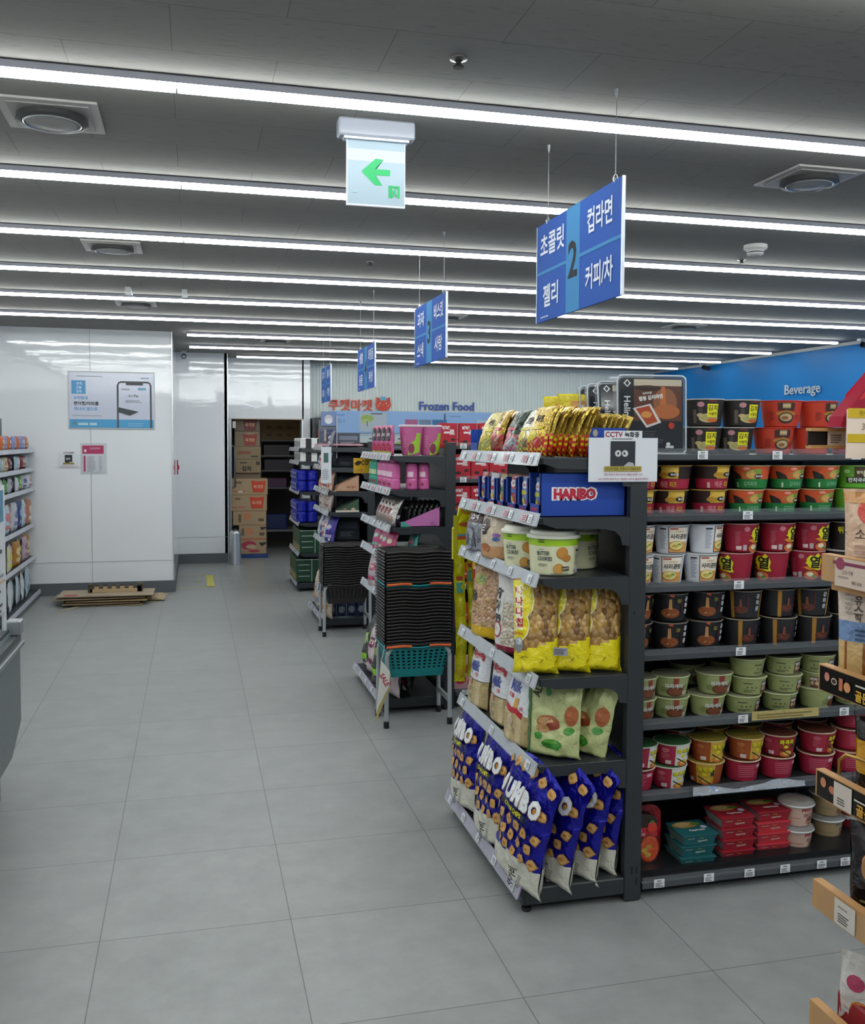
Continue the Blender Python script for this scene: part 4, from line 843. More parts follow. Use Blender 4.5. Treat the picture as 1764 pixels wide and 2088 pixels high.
def tray(x0, x1, y0, y1, z0, h, lb, name='display_tray', col=HB):
    t = .0025
    b = MB().box((x0, y0, z0), (x1, y0+t, z0+h), (col, 'paper')).box((x0, y1-t, z0), (x1, y1, z0+h), (col, 'paper')).box((x1-t, y0, z0), (x1, y1, z0+h), (col, 'paper')).box((x0, y0, z0), (x1, y1, z0+t), (col, 'paper')).box((x0, y0, z0), (x0+t, y1, z0+h*.45), (col, 'paper'))
    b.art(plane_y(x0, z0, y0), [('e', (x1-x0)*.22, h*.82, .009, .012, '#a9a08a')])
    return tag(b.build(name), lb, 'carton', 'blue trays on the top shelf')
tray(1.13, 1.30, 3.74, 3.84, 1.534, .10, 'open blue tray box at the far end of the top shelf')
tray(1.285, 1.432, 2.99, 3.13, 1.534, .098, 'blue tray box on the top shelf behind the white notice')
GS = tag(bag('gold_stick_pack', .045, .145, .012, 3.3, '#b39a50', [('r', -.015, .05, .015, .09, '#7a5a20')], kind='foil', crk=.0025, lean=.1, nu=8, nv=12), 'x', 'snack bag', 'gold packs in the blue tray behind the notice')
for k in range(7): inst(GS, (1.30+k*.019, 3.04+random.uniform(-.01, .02), 1.538), (0, math.radians(6+2*k), math.radians(-60+random.uniform(-8, 8))), f'gold pack {ORD[k]} from the left in the tray behind the notice')
YB = tag(bag('yellow_snack_bag', .15, .14, .04, 9.1, '#d6c21c', [('r', -.02, .05, .06, .11, '#c98a3a'), ('t', '나쵸', .02, .08, .03, 0, .03, .06, '#f0e8d0')], crk=.005), 'x', 'snack bag', 'bright yellow bags standing behind the dried snacks')
P = at(1172, 862, y=3.72); inst(YB, (P.x, 3.72, P.z-.02), (0, 0, math.radians(-20)), 'bright yellow bag on top, right of the pair, behind the dried snacks')
P = at(1145, 866, y=3.78); inst(YB, (P.x, 3.80, P.z-.02), (0, 0, math.radians(-30)), 'bright yellow bag on top, left of the pair, behind the dried snacks')
MB().box((1.40, 3.64, 1.534), (1.66, 3.86, 1.66), ('#7c6a3c', 'paper')).build('snack_carton')
tag(bpy.data.objects['snack_carton'], 'brown carton carrying the two bright yellow bags', 'carton')
# ramen cases standing on the top
def rcase(w, h, full):
    r, t = .018, .035; n = 6; pts = []
    for cx, cz, a0 in ((w/2-r, r, -90), (w/2-r, h-r, 0), (-w/2+r, h-r, 90), (-w/2+r, r, 180)):
        for k in range(n+1): a = math.radians(a0+90*k/n); pts.append((cx+r*math.cos(a), cz+r*math.sin(a)))
    b = MB().prism(pts, 1, .012, t, ('#8f959a', 'clear'))
    sh = [(x*.93, (z-h/2)*.94+h/2) for x, z in pts]
    b.prism(sh, 1, .004, t-.006, ('#24262a', 'paper'))
    S = lambda u, v, off: (u, .0038-off, v)
    hw = w/2*.91
    A = [('r', -hw, .012, hw, h-.012, '#26282c'), ('r', -hw+.050, h*.42, hw-.003, h-.013, '#5a3a30'), ('r', -hw+.050, h*.87, hw-.003, h-.013, '#b9ac98'), ('e', -hw+.10, h*.84, .05, .010, '#3c2a24'), ('e', .05, h*.66, .045, .05, '#8a5a40'), ('p', [(.03, h*.60), (.055, h*.60), (.050, h*.86), (.036, h*.86)], '#b5683a'), ('e', .055, h*.54, .05, .026, '#a8623a'),
         ('p', [(-hw+.045, h*.58), (-.005, h*.64), (.035, h*.40), (-.02, h*.33)], '#c9c6c2'), ('p', [(-hw+.056, h*.575), (-.010, h*.615), (.022, h*.41), (-.018, h*.365)], '#a5482c'), ('e', -.02, h*.5, .02, .012, '#c98a4a'),
         ('t', '캠핑 김치라면', -.004, h*.72, .016, 8, .03, .09, '#e9e6e0'), ('t', '프리미엄', -.018, h*.775, .009, 8, .02, .05, '#d9d2c8'), ('t', 'Helinox', -hw+.024, h*.54, .024, -90, .01, .14, '#d4d6d8'),
         ('p', [(-hw+.024, h*.85), (-hw+.038, h*.90), (-hw+.024, h*.95), (-hw+.010, h*.90)], '#d4d6d8'), ('p', [(-hw+.024, h*.865), (-hw+.032, h*.90), (-hw+.024, h*.935), (-hw+.016, h*.90)], '#26282c'),
         ('e', .072, h*.36, .012, .012, '#a8382c'), ('l', -hw+.045, h*.14, .06, h*.30, 6, '#4a4c52'), ('r', .05, .02, .08, .028, '#c9cccc'), ('e', .06, .034, .008, .006, '#c9cccc')]
    b.art(S, A, kind='gloss')
    # bright rim of the clear lid
    P = [(x, .001, z) for x, z in pts]+[(pts[0][0], .001, pts[0][1])]
    b.tube(P, .0035, ('#b9bfc4', 'gloss'), 6, False)
    return tag(b.build('ramen_case'), 'x', 'noodle case', 'clear camping noodle cases standing on the top shelf')
RC = rcase(.255, .275, True)
inst(RC, (1.572, 3.075, 1.545), (math.radians(-3), 0, math.radians(-4)), 'large clear noodle case with red food picture, front one of four')
for k, (px, yy) in enumerate(((1228, 3.36), (1206, 3.52), (1190, 3.66))):
    P = at(px, 786, y=yy)
    inst(RC, (P.x+.128, yy, 1.545), (math.radians(-9), 0, math.radians(-2)), ['second clear noodle case, directly behind the front one', 'third clear noodle case, only its left part showing', 'rearmost clear noodle case of the four'][k])
# notices
def cctv(lb, loc, rz, s=1., w=.25, h=.158):
    b = MB().box((0, 0, 0), (w*s, .0015, h*.93*s), ('#d9dce2', 'paper'))
    W, H_ = w*s, h*s
    b.box((W*.22, .0, H_*.93), (W*.77, .0015, H_*1.08), ('#d9dce2', 'paper'))
    S = lambda u, v, off: (u, -off, v)
    b.art(S, [('t', 'CCTV', W*.36, H_*1.00, H_*.115, 0, .03, W*.26, '#8a1f34'), ('t', '녹화중', W*.62, H_*1.00, H_*.12, 0, .03, W*.26, '#23232a'), ('l', W*.33, H_*.90, W*.68, H_*.93, 1, '#55565c'),
              ('r', W*.31, H_*.33, W*.67, H_*.86, '#26282e'), ('e', W*.42, H_*.60, W*.045, H_*.07, '#c8cacc'), ('e', W*.52, H_*.60, W*.045, H_*.07, '#c8cacc'), ('e', W*.42, H_*.60, W*.014, H_*.03, '#16171a'), ('e', W*.51, H_*.60, W*.014, H_*.03, '#16171a'), ('p', [(W*.50, H_*.33), (W*.57, H_*.42), (W*.64, H_*.40), (W*.66, H_*.33)], '#a9acb2'),
              ('r', W*.22, H_*.22, W*.76, H_*.33, '#a8923a'), ('t', '당신의 행동, 녹화되고 있습니다', W*.49, H_*.275, H_*.07, 0, .01, W*.5, '#2a4a2a'), ('t', '형법 제329조 절도(타인의 재물을 절취한 자)는', W*.5, H_*.155, H_*.05, 0, .01, W*.86, '#9c3a48'), ('t', '6년 이하의 징역 또는 1천만원 이하의 벌금에 처한다', W*.5, H_*.06, H_*.05, 0, .01, W*.94, '#9c3a48')], L=.05)
    return tag(b.build('notice_paper', loc=loc, rot=(0, 0, math.radians(rz))), lb, 'notice', 'camera notices')
cctv('white camera notice with dark picture, fixed to the nearest shelf post', (1.272, 2.938, 1.452), 0)
cctv('small camera notice stuck on the white wall left of the red poster', (-1.315, 10.24, 1.30), 0, 1., .20, .15)
# gold price strip lying on the fifth noodle rail, white film on the sixth
a0, a1 = at(1532, 1455, y=3.022), at(1668, 1455, y=3.022)
b = MB().box((a0.x, 3.017, .580), (a1.x, 3.0185, .613), ('#b5a468', 'film')); b.art(plane_y(a0.x, .580, 3.017), [('l', .02, .006, a1.x-a0.x-.02, .026, 2, '#7a6a3a')]); tag(b.build('promotion_strip'), 'gold promotion strip on the rail of the fifth noodle shelf', 'price strip')
a0, a1 = at(1412, 1610, y=3.022), at(1640, 1610, y=3.022)
b = MB().grid(lambda a, c: (a0.x+(a1.x-a0.x)*a, 3.017-.004*math.sin(a*23)*c, .322+.034*c*(.7+.3*math.sin(a*9+1))), 40, 5, ('#dfe2ea', 'foil')); tag(b.build('promotion_strip'), 'crumpled shiny white strip on the rail of the sixth noodle shelf', 'price strip')
# hanging yellow candy belts on the far side of the nearest shelf end
for k, (px0, px1, py0, py1, y) in enumerate(((926, 950, 1130, 1390, 3.94), (952, 966, 1100, 1380, 3.925), (970, 992, 1110, 1300, 3.91))):
    A_, B_ = at(px0, py1, y=y), at(px1, py0, y=y)
    b = MB().grid(lambda a, c: (A_.x+(B_.x-A_.x)*a+.006*math.sin(c*5), y+.004*math.sin(c*40)+.003*math.sin(a*6), A_.z+(B_.z-A_.z)*c), 4, 40, ('#b9b414', 'film'))
    S = lambda u, v, off: (A_.x+(B_.x-A_.x)*u+.006*math.sin(v*5), y-.004-off, A_.z+(B_.z-A_.z)*v)
    b.art(S, [('r', .3, .05, .7, .1, '#c9a02c'), ('r', .25, .4, .75, .44, '#c98a2c'), ('r', .2, .7, .8, .78, '#4a9a8a'), ('r', .2, .8, .8, .83, '#a8402c')])
    tag(b.build('candy_belt_pack'), ['long narrow yellow candy pack hanging leftmost at the shelf end', 'long yellow candy pack hanging in the middle', 'long yellow candy pack with rainbow stripe, hanging rightmost'][k], 'candy pack', 'yellow candy packs hanging behind the nearest shelf end')
A_, B_ = at(923, 1140, y=3.96), at(1000, 1030, y=3.96)
b = MB(); P = [(A_.x, A_.z), (A_.x+.09, A_.z), (A_.x+.10, B_.z), (A_.x+.05, B_.z+.02), (A_.x+.03, B_.z), (A_.x+.015, B_.z-.08), (A_.x, B_.z-.10)]; b.prism(P, 1, 3.955, 3.975, ('#cfc814', 'film'))
b.art(plane_y(A_.x, A_.z, 3.955), [('r', .0, .085, .09, .10, '#b84a2a'), ('r', .0, .10, .09, .108, '#4a9aa0'), ('r', .0, .108, .09, .114, '#c9a02a'), ('e', .065, .22, .032, .026, '#c9702a'), ('e', .065, .22, .024, .018, '#8aa83a'), ('e', .065, .22, .015, .010, '#b8402a'), ('e', .055, .15, .028, .010, '#b5522a'), ('l', .03, .02, .08, .035, 3, '#8a8414'), ('r', .0, .02, .02, .19, '#b5ae14')])
tag(b.build('candy_header_card'), 'yellow header card with rainbow spiral above the hanging candy packs', 'candy pack', 'yellow candy packs hanging behind the nearest shelf end')
# ---------------------------------------------------------------- red boxes on the second shelving run
def redbox(c, txt, seed, w=.112, h=.148, d=.03, art=None):
    b = MB().box((-w/2, 0, 0), (w/2, d, h), (c, 'paper'), .0015)
    A = art or [('t', '빼빼', -.016, h*.80, .026, 0, .05, .06, '#e8d8da'), ('t', '로', .022, h*.64, .03, 0, .05, .04, '#e8d8da'), ('r', -.03, h*.58, .01, h*.66, '#e8d8da'), ('e', -.02, h*.25, .016, .009, '#2a1210'), ('e', .03, h*.34, .014, .008, '#2a1210'), ('r', .0, h*.08, .03, h*.13, '#3a1612')]
    b.art(lambda u, v, off: (u, -off, v), A, L=.05)
    return tag(b.build('snack_box'), 'x', 'snack box', 'boxes on the second shelving run, seen behind the nearest shelf end')
RB = {'a': redbox('#b5162c', '', 1), 'b': redbox('#13402c', '', 2, h=.16, art=[('e', 0, .11, .03, .02, '#2a6a3a'), ('e', .01, .05, .03, .02, '#c9c4bc'), ('t', '초코', 0, .13, .018, 0, .03, .05, '#e0e0d0')]),
      'c': redbox('#c23a20', '', 3, h=.14, art=[('r', -.056, .10, .0, .14, '#d9a02c'), ('t', '쿠키', -.01, .10, .03, 0, .04, .07, '#e8d8da'), ('t', 'Cookie', .02, .07, .012, 0, .03, .05, '#e8e0d0'), ('e', .02, .03, .03, .012, '#2a1210')]),
      'd': redbox('#c9921c', '', 4, h=.145, art=[('t', '바나나', 0, .11, .025, 0, .04, .09, '#e8d8c0'), ('e', .01, .05, .026, .018, '#1c1614')]),
      'e': redbox('#d09aa0', '', 5, h=.20, w=.14, art=[('e', -.02, .06, .035, .03, '#b8303c'), ('e', .03, .12, .03, .028, '#b8303c'), ('p', [(-.04, .14), (-.01, .15), (.0, .17), (-.03, .165)], '#3a4a2a'), ('e', .04, .04, .02, .02, '#c04a4a')])}
gz2 = (1.56, 1.36, 1.17, .92, .72, .47, .10)
def rowbox(z, kinds, x0, y, nm, step=.116, rz=0):
    for k, kd in enumerate(kinds):
        inst(RB[kd], (x0+k*step, y, z+.001), (0, 0, math.radians(rz+random.uniform(-2, 2))), f"{dict(a='red chocolate stick box', b='dark green box', c='red and orange cookie box', d='mustard yellow box', e='pale pink strawberry box')[kd]}, {nm}, {ORD[k]} from left")
rowbox(1.545, 'aaaaaa', 1.475, 5.48, 'standing on top of the second run', .122, 8)
rowbox(gz2[1], 'aaa', 1.56, 5.49, 'just under the top, second run')
rowbox(gz2[2], 'aaa', 1.56, 5.49, 'third level of the second run')
rowbox(gz2[3], 'bbb', 1.56, 5.49, 'fourth level of the second run')
rowbox(gz2[4], 'ccc', 1.56, 5.49, 'fifth level of the second run')
rowbox(gz2[5], 'cdd', 1.56, 5.49, 'sixth level of the second run')
rowbox(gz2[6], 'eee', 1.57, 5.44, 'lowest level of the second run', .145)
P = at(870, 883, y=7.98)
o = tag(bag('orange_snack_pack', .14, .13, .06, 2.9, '#c98a1c', [('e', .0, .09, .04, .02, '#d9c8a0'), ('e', 0, .09, .03, .012, '#b8402a'), ('e', .03, .04, .02, .016, '#dddddd')]), 'golden yellow snack pack on top of the third shelving run', 'snack bag'); o.location = (P.x, 7.98, 1.535)
# ---------------------------------------------------------------- second shelf end
PW = bag('pink_pouch', .10, .175, .03, 4.4, '#c2578c', [('r', -.03, .085, .03, .15, '#1f1a1e'), ('p', [(-.03, .15), (.0, .168), (.03, .15)], '#1f1a1e'), ('t', '젤리', 0, .12, .022, 0, .03, .05, '#e8d8e0'), ('e', 0, .045, .035, .028, '#b01f4a'), ('e', 0, .015, .04, .012, '#b8a83a')], crk=.003, nu=10, nv=12)
tag(PW, 'x', 'candy pouch', 'pink pouches in a row on the second shelf end')
for k in range(8): inst(PW, (1.12+(k % 2)*.012, 5.46+k*.075, 1.502), (0, 0, math.radians(-78)), f'pink pouch with black cherry label, {ORD[k]} from the near end')
PB = MB().lathe([(.050, 0), (.054, .004), (.070, .165)], ('#bf6192', 'plastic'), 32).lathe([(.070, .165), (.074, .168), (.074, .176), (.070, .178)], ('#d9c8d0', 'plastic'), 32)
PB.art(cup_surface(.071, .055, .17, .062), [('p', [(-.02, .0), (.06, .02), (.06, .13), (.03, .13), (.02, .09), (-.02, .06)], '#9cc43a'), ('e', .0, .04, .02, .03, '#8a3a5a'), ('l', -.05, .05, -.03, .12, 5, '#d98ab4')], kind='plastic')
PB = tag(PB.build('pink_tub'), 'x', 'candy tub', 'big pink tubs on the second shelf end'); MB().disc(.071, .1775, ('#bf6192', 'plastic')).build('lid', PB)
inst(PB, (1.245, 5.47, 1.502), (0, 0, -.2), 'large pink tub with green patch, left of two'); inst(PB, (1.365, 5.50, 1.502), (0, 0, .1), 'large pink tub with green patch, right of two')
def bottle(c, c2):
    b = MB().lathe([(.0, 0), (.030, 0), (.034, .006), (.034, .055), (.031, .062), (.034, .07), (.034, .135), (.030, .150), (.020, .158), (.018, .172), (.0, .174)], (c, 'gloss'), 24)
    b.art(cup_surface(.0342, .0342, .17, .034), [('r', -.018, .075, .018, .105, c2), ('e', 0, .03, .010, .010, '#8a2a4a')])
    o = tag(b.build('drink_bottle'), 'x', 'candy bottle', 'bottles on the second level of the second shelf end'); MB().lathe([(.019, .158), (.019, .176), (.0, .177)], (c, 'plastic'), 16).build('cap', o); return o
BP, BG = bottle('#c9649c', '#e0c0d0'), bottle('#2f9a80', '#b9c9a0')
for k in range(6): inst(BP, (1.145+(k % 2)*.004, 5.46+k*.075, 1.302), (0, 0, -1.2), f'pink bottle {ORD[k]} from the near end along the aisle')
inst(BP, (1.245, 5.45, 1.302), (0, 0, -.5), 'pink bottle beside the near row, middle of the shelf'); inst(BP, (1.32, 5.46, 1.302), (0, 0, -.5), 'pink bottle standing furthest from the aisle')
for k in range(3): inst(BG, (1.145, 5.95+k*.075, 1.302), (0, 0, -1.2), f'teal green bottle {ORD[k]} in the row beyond the pink bottles')
def wedge(x0, x1, y0, y1, z0, h0, h1, c, lb, art=()):
    t = .003; P = [(x0, z0), (x1, z0), (x1, z0+h1), (x0+.02, z0+h0)]
    b = MB().prism(P, 1, y0, y0+t, (c, 'paper')).prism(P, 1, y1-t, y1, (c, 'paper')).box((x1-t, y0, z0), (x1, y1, z0+h1), (c, 'paper')).box((x0, y0, z0), (x1, y1, z0+t), (c, 'paper')).box((x0, y0, z0), (x0+t, y1, z0+h0*.9), (c, 'paper'))
    b.art(plane_y(x0, z0, y0), list(art)); return tag(b.build('display_carton'), lb, 'carton', 'slanted display cartons on the shelf ends')
wedge(1.17, 1.405, 5.40, 5.52, 1.087, .03, .115, '#b76aa6', 'pink purple slanted display carton on the second shelf end', [('p', [(.0, .0), (.06, .0), (.02, .03), (.0, .03)], '#3a9a8a'), ('t', 'Jelly', .19, .022, .014, 0, .0, .04, '#3a1a36'), ('t', 'Gummy', .195, .010, .010, 0, .0, .04, '#3a1a36')])
wedge(1.20, 1.425, 5.56, 5.68, 1.087, .03, .115, '#7a3a6e', 'second purple display carton behind the pink one')
FB = tag(bag('silver_snack_pack', .13, .16, .04, 5.5, '#a8a4a2', [('e', -.02, .09, .02, .02, '#7a2a2a'), ('e', .02, .05, .025, .02, '#c9a08a'), ('t', '육포', .0, .13, .02, 0, .03, .05, '#5a2a2a')], kind='foil', crk=.006, lean=.35), 'x', 'snack bag', 'silver patterned packs on the second shelf end')
for k in range(4): inst(FB, (1.115, 5.43+k*.10, 1.087), (0, 0, math.radians(-75)), f'silver patterned snack pack, {ORD[k]} from the near end, third level')
DB = tag(bag('black_pack', .10, .14, .02, 6.6, '#17181a', [('t', 'DRY', 0, .10, .016, 0, .02, .05, '#8a8a8a')], kind='film', crk=.004, lean=.2, nu=10, nv=12), 'x', 'snack bag', 'black packs standing in the purple carton')
for k in range(7): inst(DB, (1.20+k*.03, 5.46, 1.095), (0, math.radians(8), math.radians(-68)), f'black pack {ORD[k]} from the aisle in the purple carton')
def mixed(cols, y0, n, x, z, size, nm, cat='snack bag', step=.11, lean=.25, nms='packs'):
    for k in range(n):
        c, c2 = cols[k % len(cols)]; key = ('mx', c, size)
        if key not in GM: GM[key] = tag(bag('snack_packet', size*.75, size, size*.25, len(GM)*1.7, c, [('e', 0, size*.62, size*.22, size*.1, c2), ('r', -size*.25, size*.22, size*.25, size*.34, c2), ('e', size*.1, size*.15, size*.1, size*.06, '#d8d4cc'), ('t', '맛있는', 0, size*.63, size*.1, 0, .03, size*.4, '#e8e4dc')], crk=size*.03, lean=lean, nu=12, nv=14), 'x', cat, nm)
        inst(GM[key], (x+random.uniform(-.01, .01), y0+k*step, z), (0, 0, math.radians(-80+random.uniform(-12, 12))), f"{nms} {ORD[k]} from the near end, {nm.split(' on ')[-1]}")
mixed([('#b03a68', '#c9b09a'), ('#c04a7a', '#7ab0a0')], 5.45, 4, 1.12, .907, .15, 'pink packets on the fourth level, second shelf end', nms='pink packet', step=.13)
mixed([('#4a9a94', '#c24a7a'), ('#b8486c', '#4a9a8a')], 5.45, 2, 1.26, .907, .14, 'packets on the inner fourth level, second end', nms='teal and pink packet', step=.13)
mixed([('#b9a8ae', '#b8506e'), ('#a8a8b0', '#c26a84')], 5.43, 5, 1.12, .662, .21, 'greyish packets on the fifth level, second shelf end', nms='silvery pink packet', step=.12, lean=.12)
mixed([('#c9b8bc', '#7a2a5a'), ('#3a3a3a', '#8ac43a'), ('#d0c8b8', '#a83a5a')], 5.44, 5, 1.11, .10, .34, 'tall bags on the floor level, second shelf end', nms='tall colourful bag', step=.15, lean=.16)
mixed([('#1c2018', '#a83a2a'), ('#2a1a1a', '#c98a2c')], 5.42, 3, 1.22, .10, .26, 'dark packets on the floor level of second shelf end', nms='dark packet', step=.14, lean=.1)
# hanging paper sign by the basket stand
A_, B_ = at(770, 1340, y=5.05), at(765, 1448, y=5.05)
b = MB().prism([(.985, .395), (1.035, .33), (1.03, .25), (.972, .135), (.958, .10)], 1, 5.04, 5.043, ('#d6d3cc', 'paper')).prism([(.99, .38), (1.04, .315), (1.035, .235), (.975, .09), (.958, .05)], 1, 5.046, 5.049, ('#b8a868', 'paper'))
b.art(lambda u, v, off: (u, 5.04-off, v), [('t', 'SALE', 1.005, .285, .028, -62, .04, .08, '#b5455a')])
b.tube([(.99, 5.045, .39), (1.02, 5.10, .47)], .0025, ('#8a8d90', 'metal'))
tag(b.build('paper_sign', ), 'white pointed paper sign hanging beside the basket stand', 'sign')
# ---------------------------------------------------------------- shopping baskets
def basket(w0, w1, d0, d1, h, col, holes, rimcol=None):
    """open tapered basket; holes follow a slight arch"""
    b = MB(); C = (col, 'plastic')
    def wall(side, q, s, off=0):
        W = w0+(w1-w0)*q; Dp = d0+(d1-d0)*q; z = h*q
        bulge = .012*math.sin(math.pi*min(max(s, 0), 1))
        if side == 0: return (-W/2+W*s, -Dp/2-bulge-off, z)
        if side == 1: return (W/2+off, -Dp/2+Dp*s, z)
        if side == 2: return (W/2-W*s, Dp/2+off, z)
        return (-W/2-off, Dp/2-Dp*s, z)
    for side in range(4):
        nu, nv = (22, 18) if side in (0, 2) else (16, 18)
        V = [wall(side, j/nv, i/nu) for j in range(nv+1) for i in range(nu+1)]
        F = []
        for j in range(nv):
            for i in range(nu):
                jj = j
                if holes and side == 0 and i % 2 == 1 and jj % 2 == 1 and 3 < jj < nv-1 and 0 < i < nu: continue
                F.append((j*(nu+1)+i, j*(nu+1)+i+1, (j+1)*(nu+1)+i+1, (j+1)*(nu+1)+i))
        b.add(V, F, C, True)
    b.box((-w0/2, -d0/2-.004, -.002), (w0/2, d0/2, .002), C)
    # rim: a rolled lip that dips in the middle for the handles
    for side in range(4):
        n = 20; P = []
        for i in range(n+1):
            s = i/n; p = wall(side, 1, s, .006)
            dip = -.003*math.cos(s*2*math.pi*2) if side in (0, 2) else 0
            P.append((p[0], p[1], p[2]+.002+dip))
        b.tube(P, .0062, C, 6, False)
    return b
def stand(x, y, w, d, h, lb, grp):
    r = tag(empty('basket_stand', (x, y, 0)), lb, 'basket stand', grp)
    gm = ('#a4a8ac', 'coat')
    for yy, nm in ((-d/2, 'front_frame'), (d/2, 'rear_frame')):
        P = [(-w/2-.004, yy, .012), (-w/2, yy, h-.06)]+[(-w/2+.06*(1-math.cos(a)), yy, h-.06+.055*math.sin(a)) for a in (.3, .7, 1.1, 1.57)]
        P += [(w/2-.06*(1-math.cos(a)), yy, h-.06+.055*math.sin(a)) for a in (1.57, 1.1, .7, .3)]+[(w/2, yy, h-.06), (w/2+.004, yy, .012)]
        MB().tube(P, .0125, gm, 12).build(nm, r)
        for sx in (-1, 1): MB().lathe([(.0, 0), (.016, 0), (.016, .035), (.012, .04)], ('#131416', 'plastic'), 14, c=(sx*(w/2+.004), yy, 0)).build('rubber_foot', r)
    for sx in (-1, 1): MB().box((sx*w/2-.006, -d/2, .125), (sx*w/2+.006, d/2, .155), gm).build('side_bar', r)
    return r
def basket_stack(x, y, w1, n, z0, pitch, orange, stw, sth, tag1, top_ref, dark0=0, hb=.17):
    d1 = .27; w0, d0 = w1*.80, d1*.74
    stand(x+.003, y, stw, .25, sth, f'grey tubular stand carrying the {tag1}', 'basket stands')
    dk = tag(basket(w0, w1, d0, d1, hb, '#211e1e', True).build('shopping_basket'), 'x', 'shopping basket', f'baskets of the {tag1}')
    tl = basket(w0, w1, d0, d1, hb, '#067c80', True)
    if orange:
        def add_handles(o):
            for a, c in ((-w1/2+.0, -w1*.12), (w1*.16, w1/2)):
                P = [(a+(c-a)*i/10, -d1/2-.012-.012*math.sin(math.pi*((a+(c-a)*i/10)/w1+.5)), hb+.0085-.003*math.cos(((a+(c-a)*i/10)/w1+.5)*4*math.pi)) for i in range(11)]
                MB().tube(P, .0075, ('#d9602a', 'plastic'), 8).build('handle', o)
        tl = tag(tl.build('shopping_basket'), 'x', 'shopping basket', f'baskets of the {tag1}'); add_handles(tl)
    for k in range(n):
        z = z0-hb+k*pitch
        if orange and k in (0, 19):
            inst(tl, (x, y, z), (0, 0, 0), 'teal basket with orange handles at the bottom of the taller stack' if k == 0 else 'teal basket with orange handles in the middle of the taller stack')
        else:
            nm = ORD[k-1] if k-1 < len(ORD) else ORD[k-21]+' above the upper teal one'
            if orange and k > 19: nm = ORD[k-20]+' above the upper teal one'
            elif orange: nm = ORD[k-1]+' above the bottom teal one'
            else: nm = ORD[k]+' from the bottom'
            inst(dk, (x+random.uniform(-.001, .001), y+random.uniform(-.001, .001), z), (0, 0, 0), f'dark nested shopping basket, {nm} in {"taller" if orange else "further"} stack')
basket_stack(1.206, 5.225, .365, 30, .447, .0181, True, .355, .455, 'taller basket stack with teal baskets', 0)
basket_stack(1.210, 7.76, .375, 17, .415, .0198, False, .37, .43, 'further, lower basket stack', 0, hb=.15)
# ---------------------------------------------------------------- third and fourth shelf ends
Y3 = 7.94
wedge(1.16, 1.36, Y3, Y3+.12, 1.162, .05, .135, '#b98f74', 'brown paper display carton on the third shelf end', [('t', '과일 젤리', .13, .035, .02, 0, .03, .09, '#8a3a34')])
wedge(1.16, 1.36, Y3, Y3+.12, .987, .02, .115, '#36523c', 'dark green slanted display carton on the third shelf end', [('r', 0, 0, .2, .015, '#cfc8bc'), ('e', .08, .022, .015, .01, '#b06a5a'), ('e', .15, .024, .018, .012, '#c9a890')])
mixed([('#7f7a84', '#c8c8d0'), ('#a8a0a4', '#6a7a9a')], Y3+.04, 6, 1.12, 1.532, .14, 'clear and grey packs on the top level, third shelf end', nms='grey clear pack', step=.12)
mixed([('#7a8ea8', '#c04a5a'), ('#b04a58', '#c8b8b0'), ('#5a7fa8', '#a8c0d8')], Y3+.03, 6, 1.11, 1.362, .14, 'red and blue packs on the second level, third shelf end', nms='red or blue clear pack', step=.11)
mixed([('#c9a898', '#c8602a'), ('#c4b0a8', '#4a4a8a')], Y3+.05, 5, 1.11, 1.162, .17, 'peach packs on the third level, third shelf end', nms='peach packet', step=.13)
mixed([('#a89a94', '#8a4a3a'), ('#b8a8a0', '#6a5a50')], Y3+.05, 5, 1.11, .987, .19, 'beige packs on the fourth level, third shelf end', nms='beige packet', step=.13)
mixed([('#3a2f8a', '#a8a0c8'), ('#a8b8c4', '#c8c8c8'), ('#b0aca8', '#b84a3a')], Y3+.06, 5, 1.12, .722, .22, 'mixed packs on the fifth level, third shelf end', nms='mixed crumpled packet', step=.14)
mixed([('#c8b8a4', '#c07a4a'), ('#26355e', '#c8ccd4'), ('#b8aca0', '#8a9ab0')], Y3+.02, 4, 1.09, .10, .33, 'big bags on the floor level, third shelf end', nms='large floor bag', step=.17, lean=.1)
for z, h_, nm in ((1.532, .12, 'top'), (1.362, .12, 'second'), (1.162, .15, 'third'), (.987, .13, 'fourth'), (.722, .20, 'fifth')):
    for k in range(4):
        key = ('inner', h_)
        if key not in GM: GM[key] = tag(MB().box((0, 0, 0), (.20, .12, h_), ('#3d4450', 'paper'), .004).art(plane_y(0, 0, 0), [('r', .02, h_*.5, .18, h_*.8, '#6a7486'), ('l', .03, h_*.15, .16, h_*.4, 3, '#8a8f98')]).build('packet_box'), 'x', 'box', 'dull blue boxes at the inner side of the third shelf end')
        inst(GM[key], (1.215, Y3+.30+k*.14, z+.001), (0, 0, random.uniform(-.05, .05)), f"dull blue box at the inner side, {nm} level of third shelf end, {ORD[k]} from near")
NV = tag(bag('navy_packet', .085, .17, .03, 7.1, '#1f2c4e', [('e', 0, .06, .03, .03, '#8a94a8'), ('r', -.03, .10, .03, .14, '#3a4a70')], crk=.003, nu=10, nv=12), 'x', 'snack bag', 'navy packets facing the camera on the third shelf end')
for k in range(4): inst(NV, (1.13+k*.085, Y3+.03, .10), (0, 0, 0), f'navy packet {ORD[k]} from the left behind the further basket stand')
P = at(668, 868, y=8.0)
r = tag(empty('mask_display_stand', (P.x+.0, 8.02, 1.56)), 'small grey display stand with face photo card on the third shelf end', 'display')
MB().box((-.07, 0, .0), (.08, .01, .20), ('#6a6d78', 'plastic')).box((.075, -.02, -.12), (.082, .01, .24), ('#b9bcc4', 'plastic')).build('frame', r)
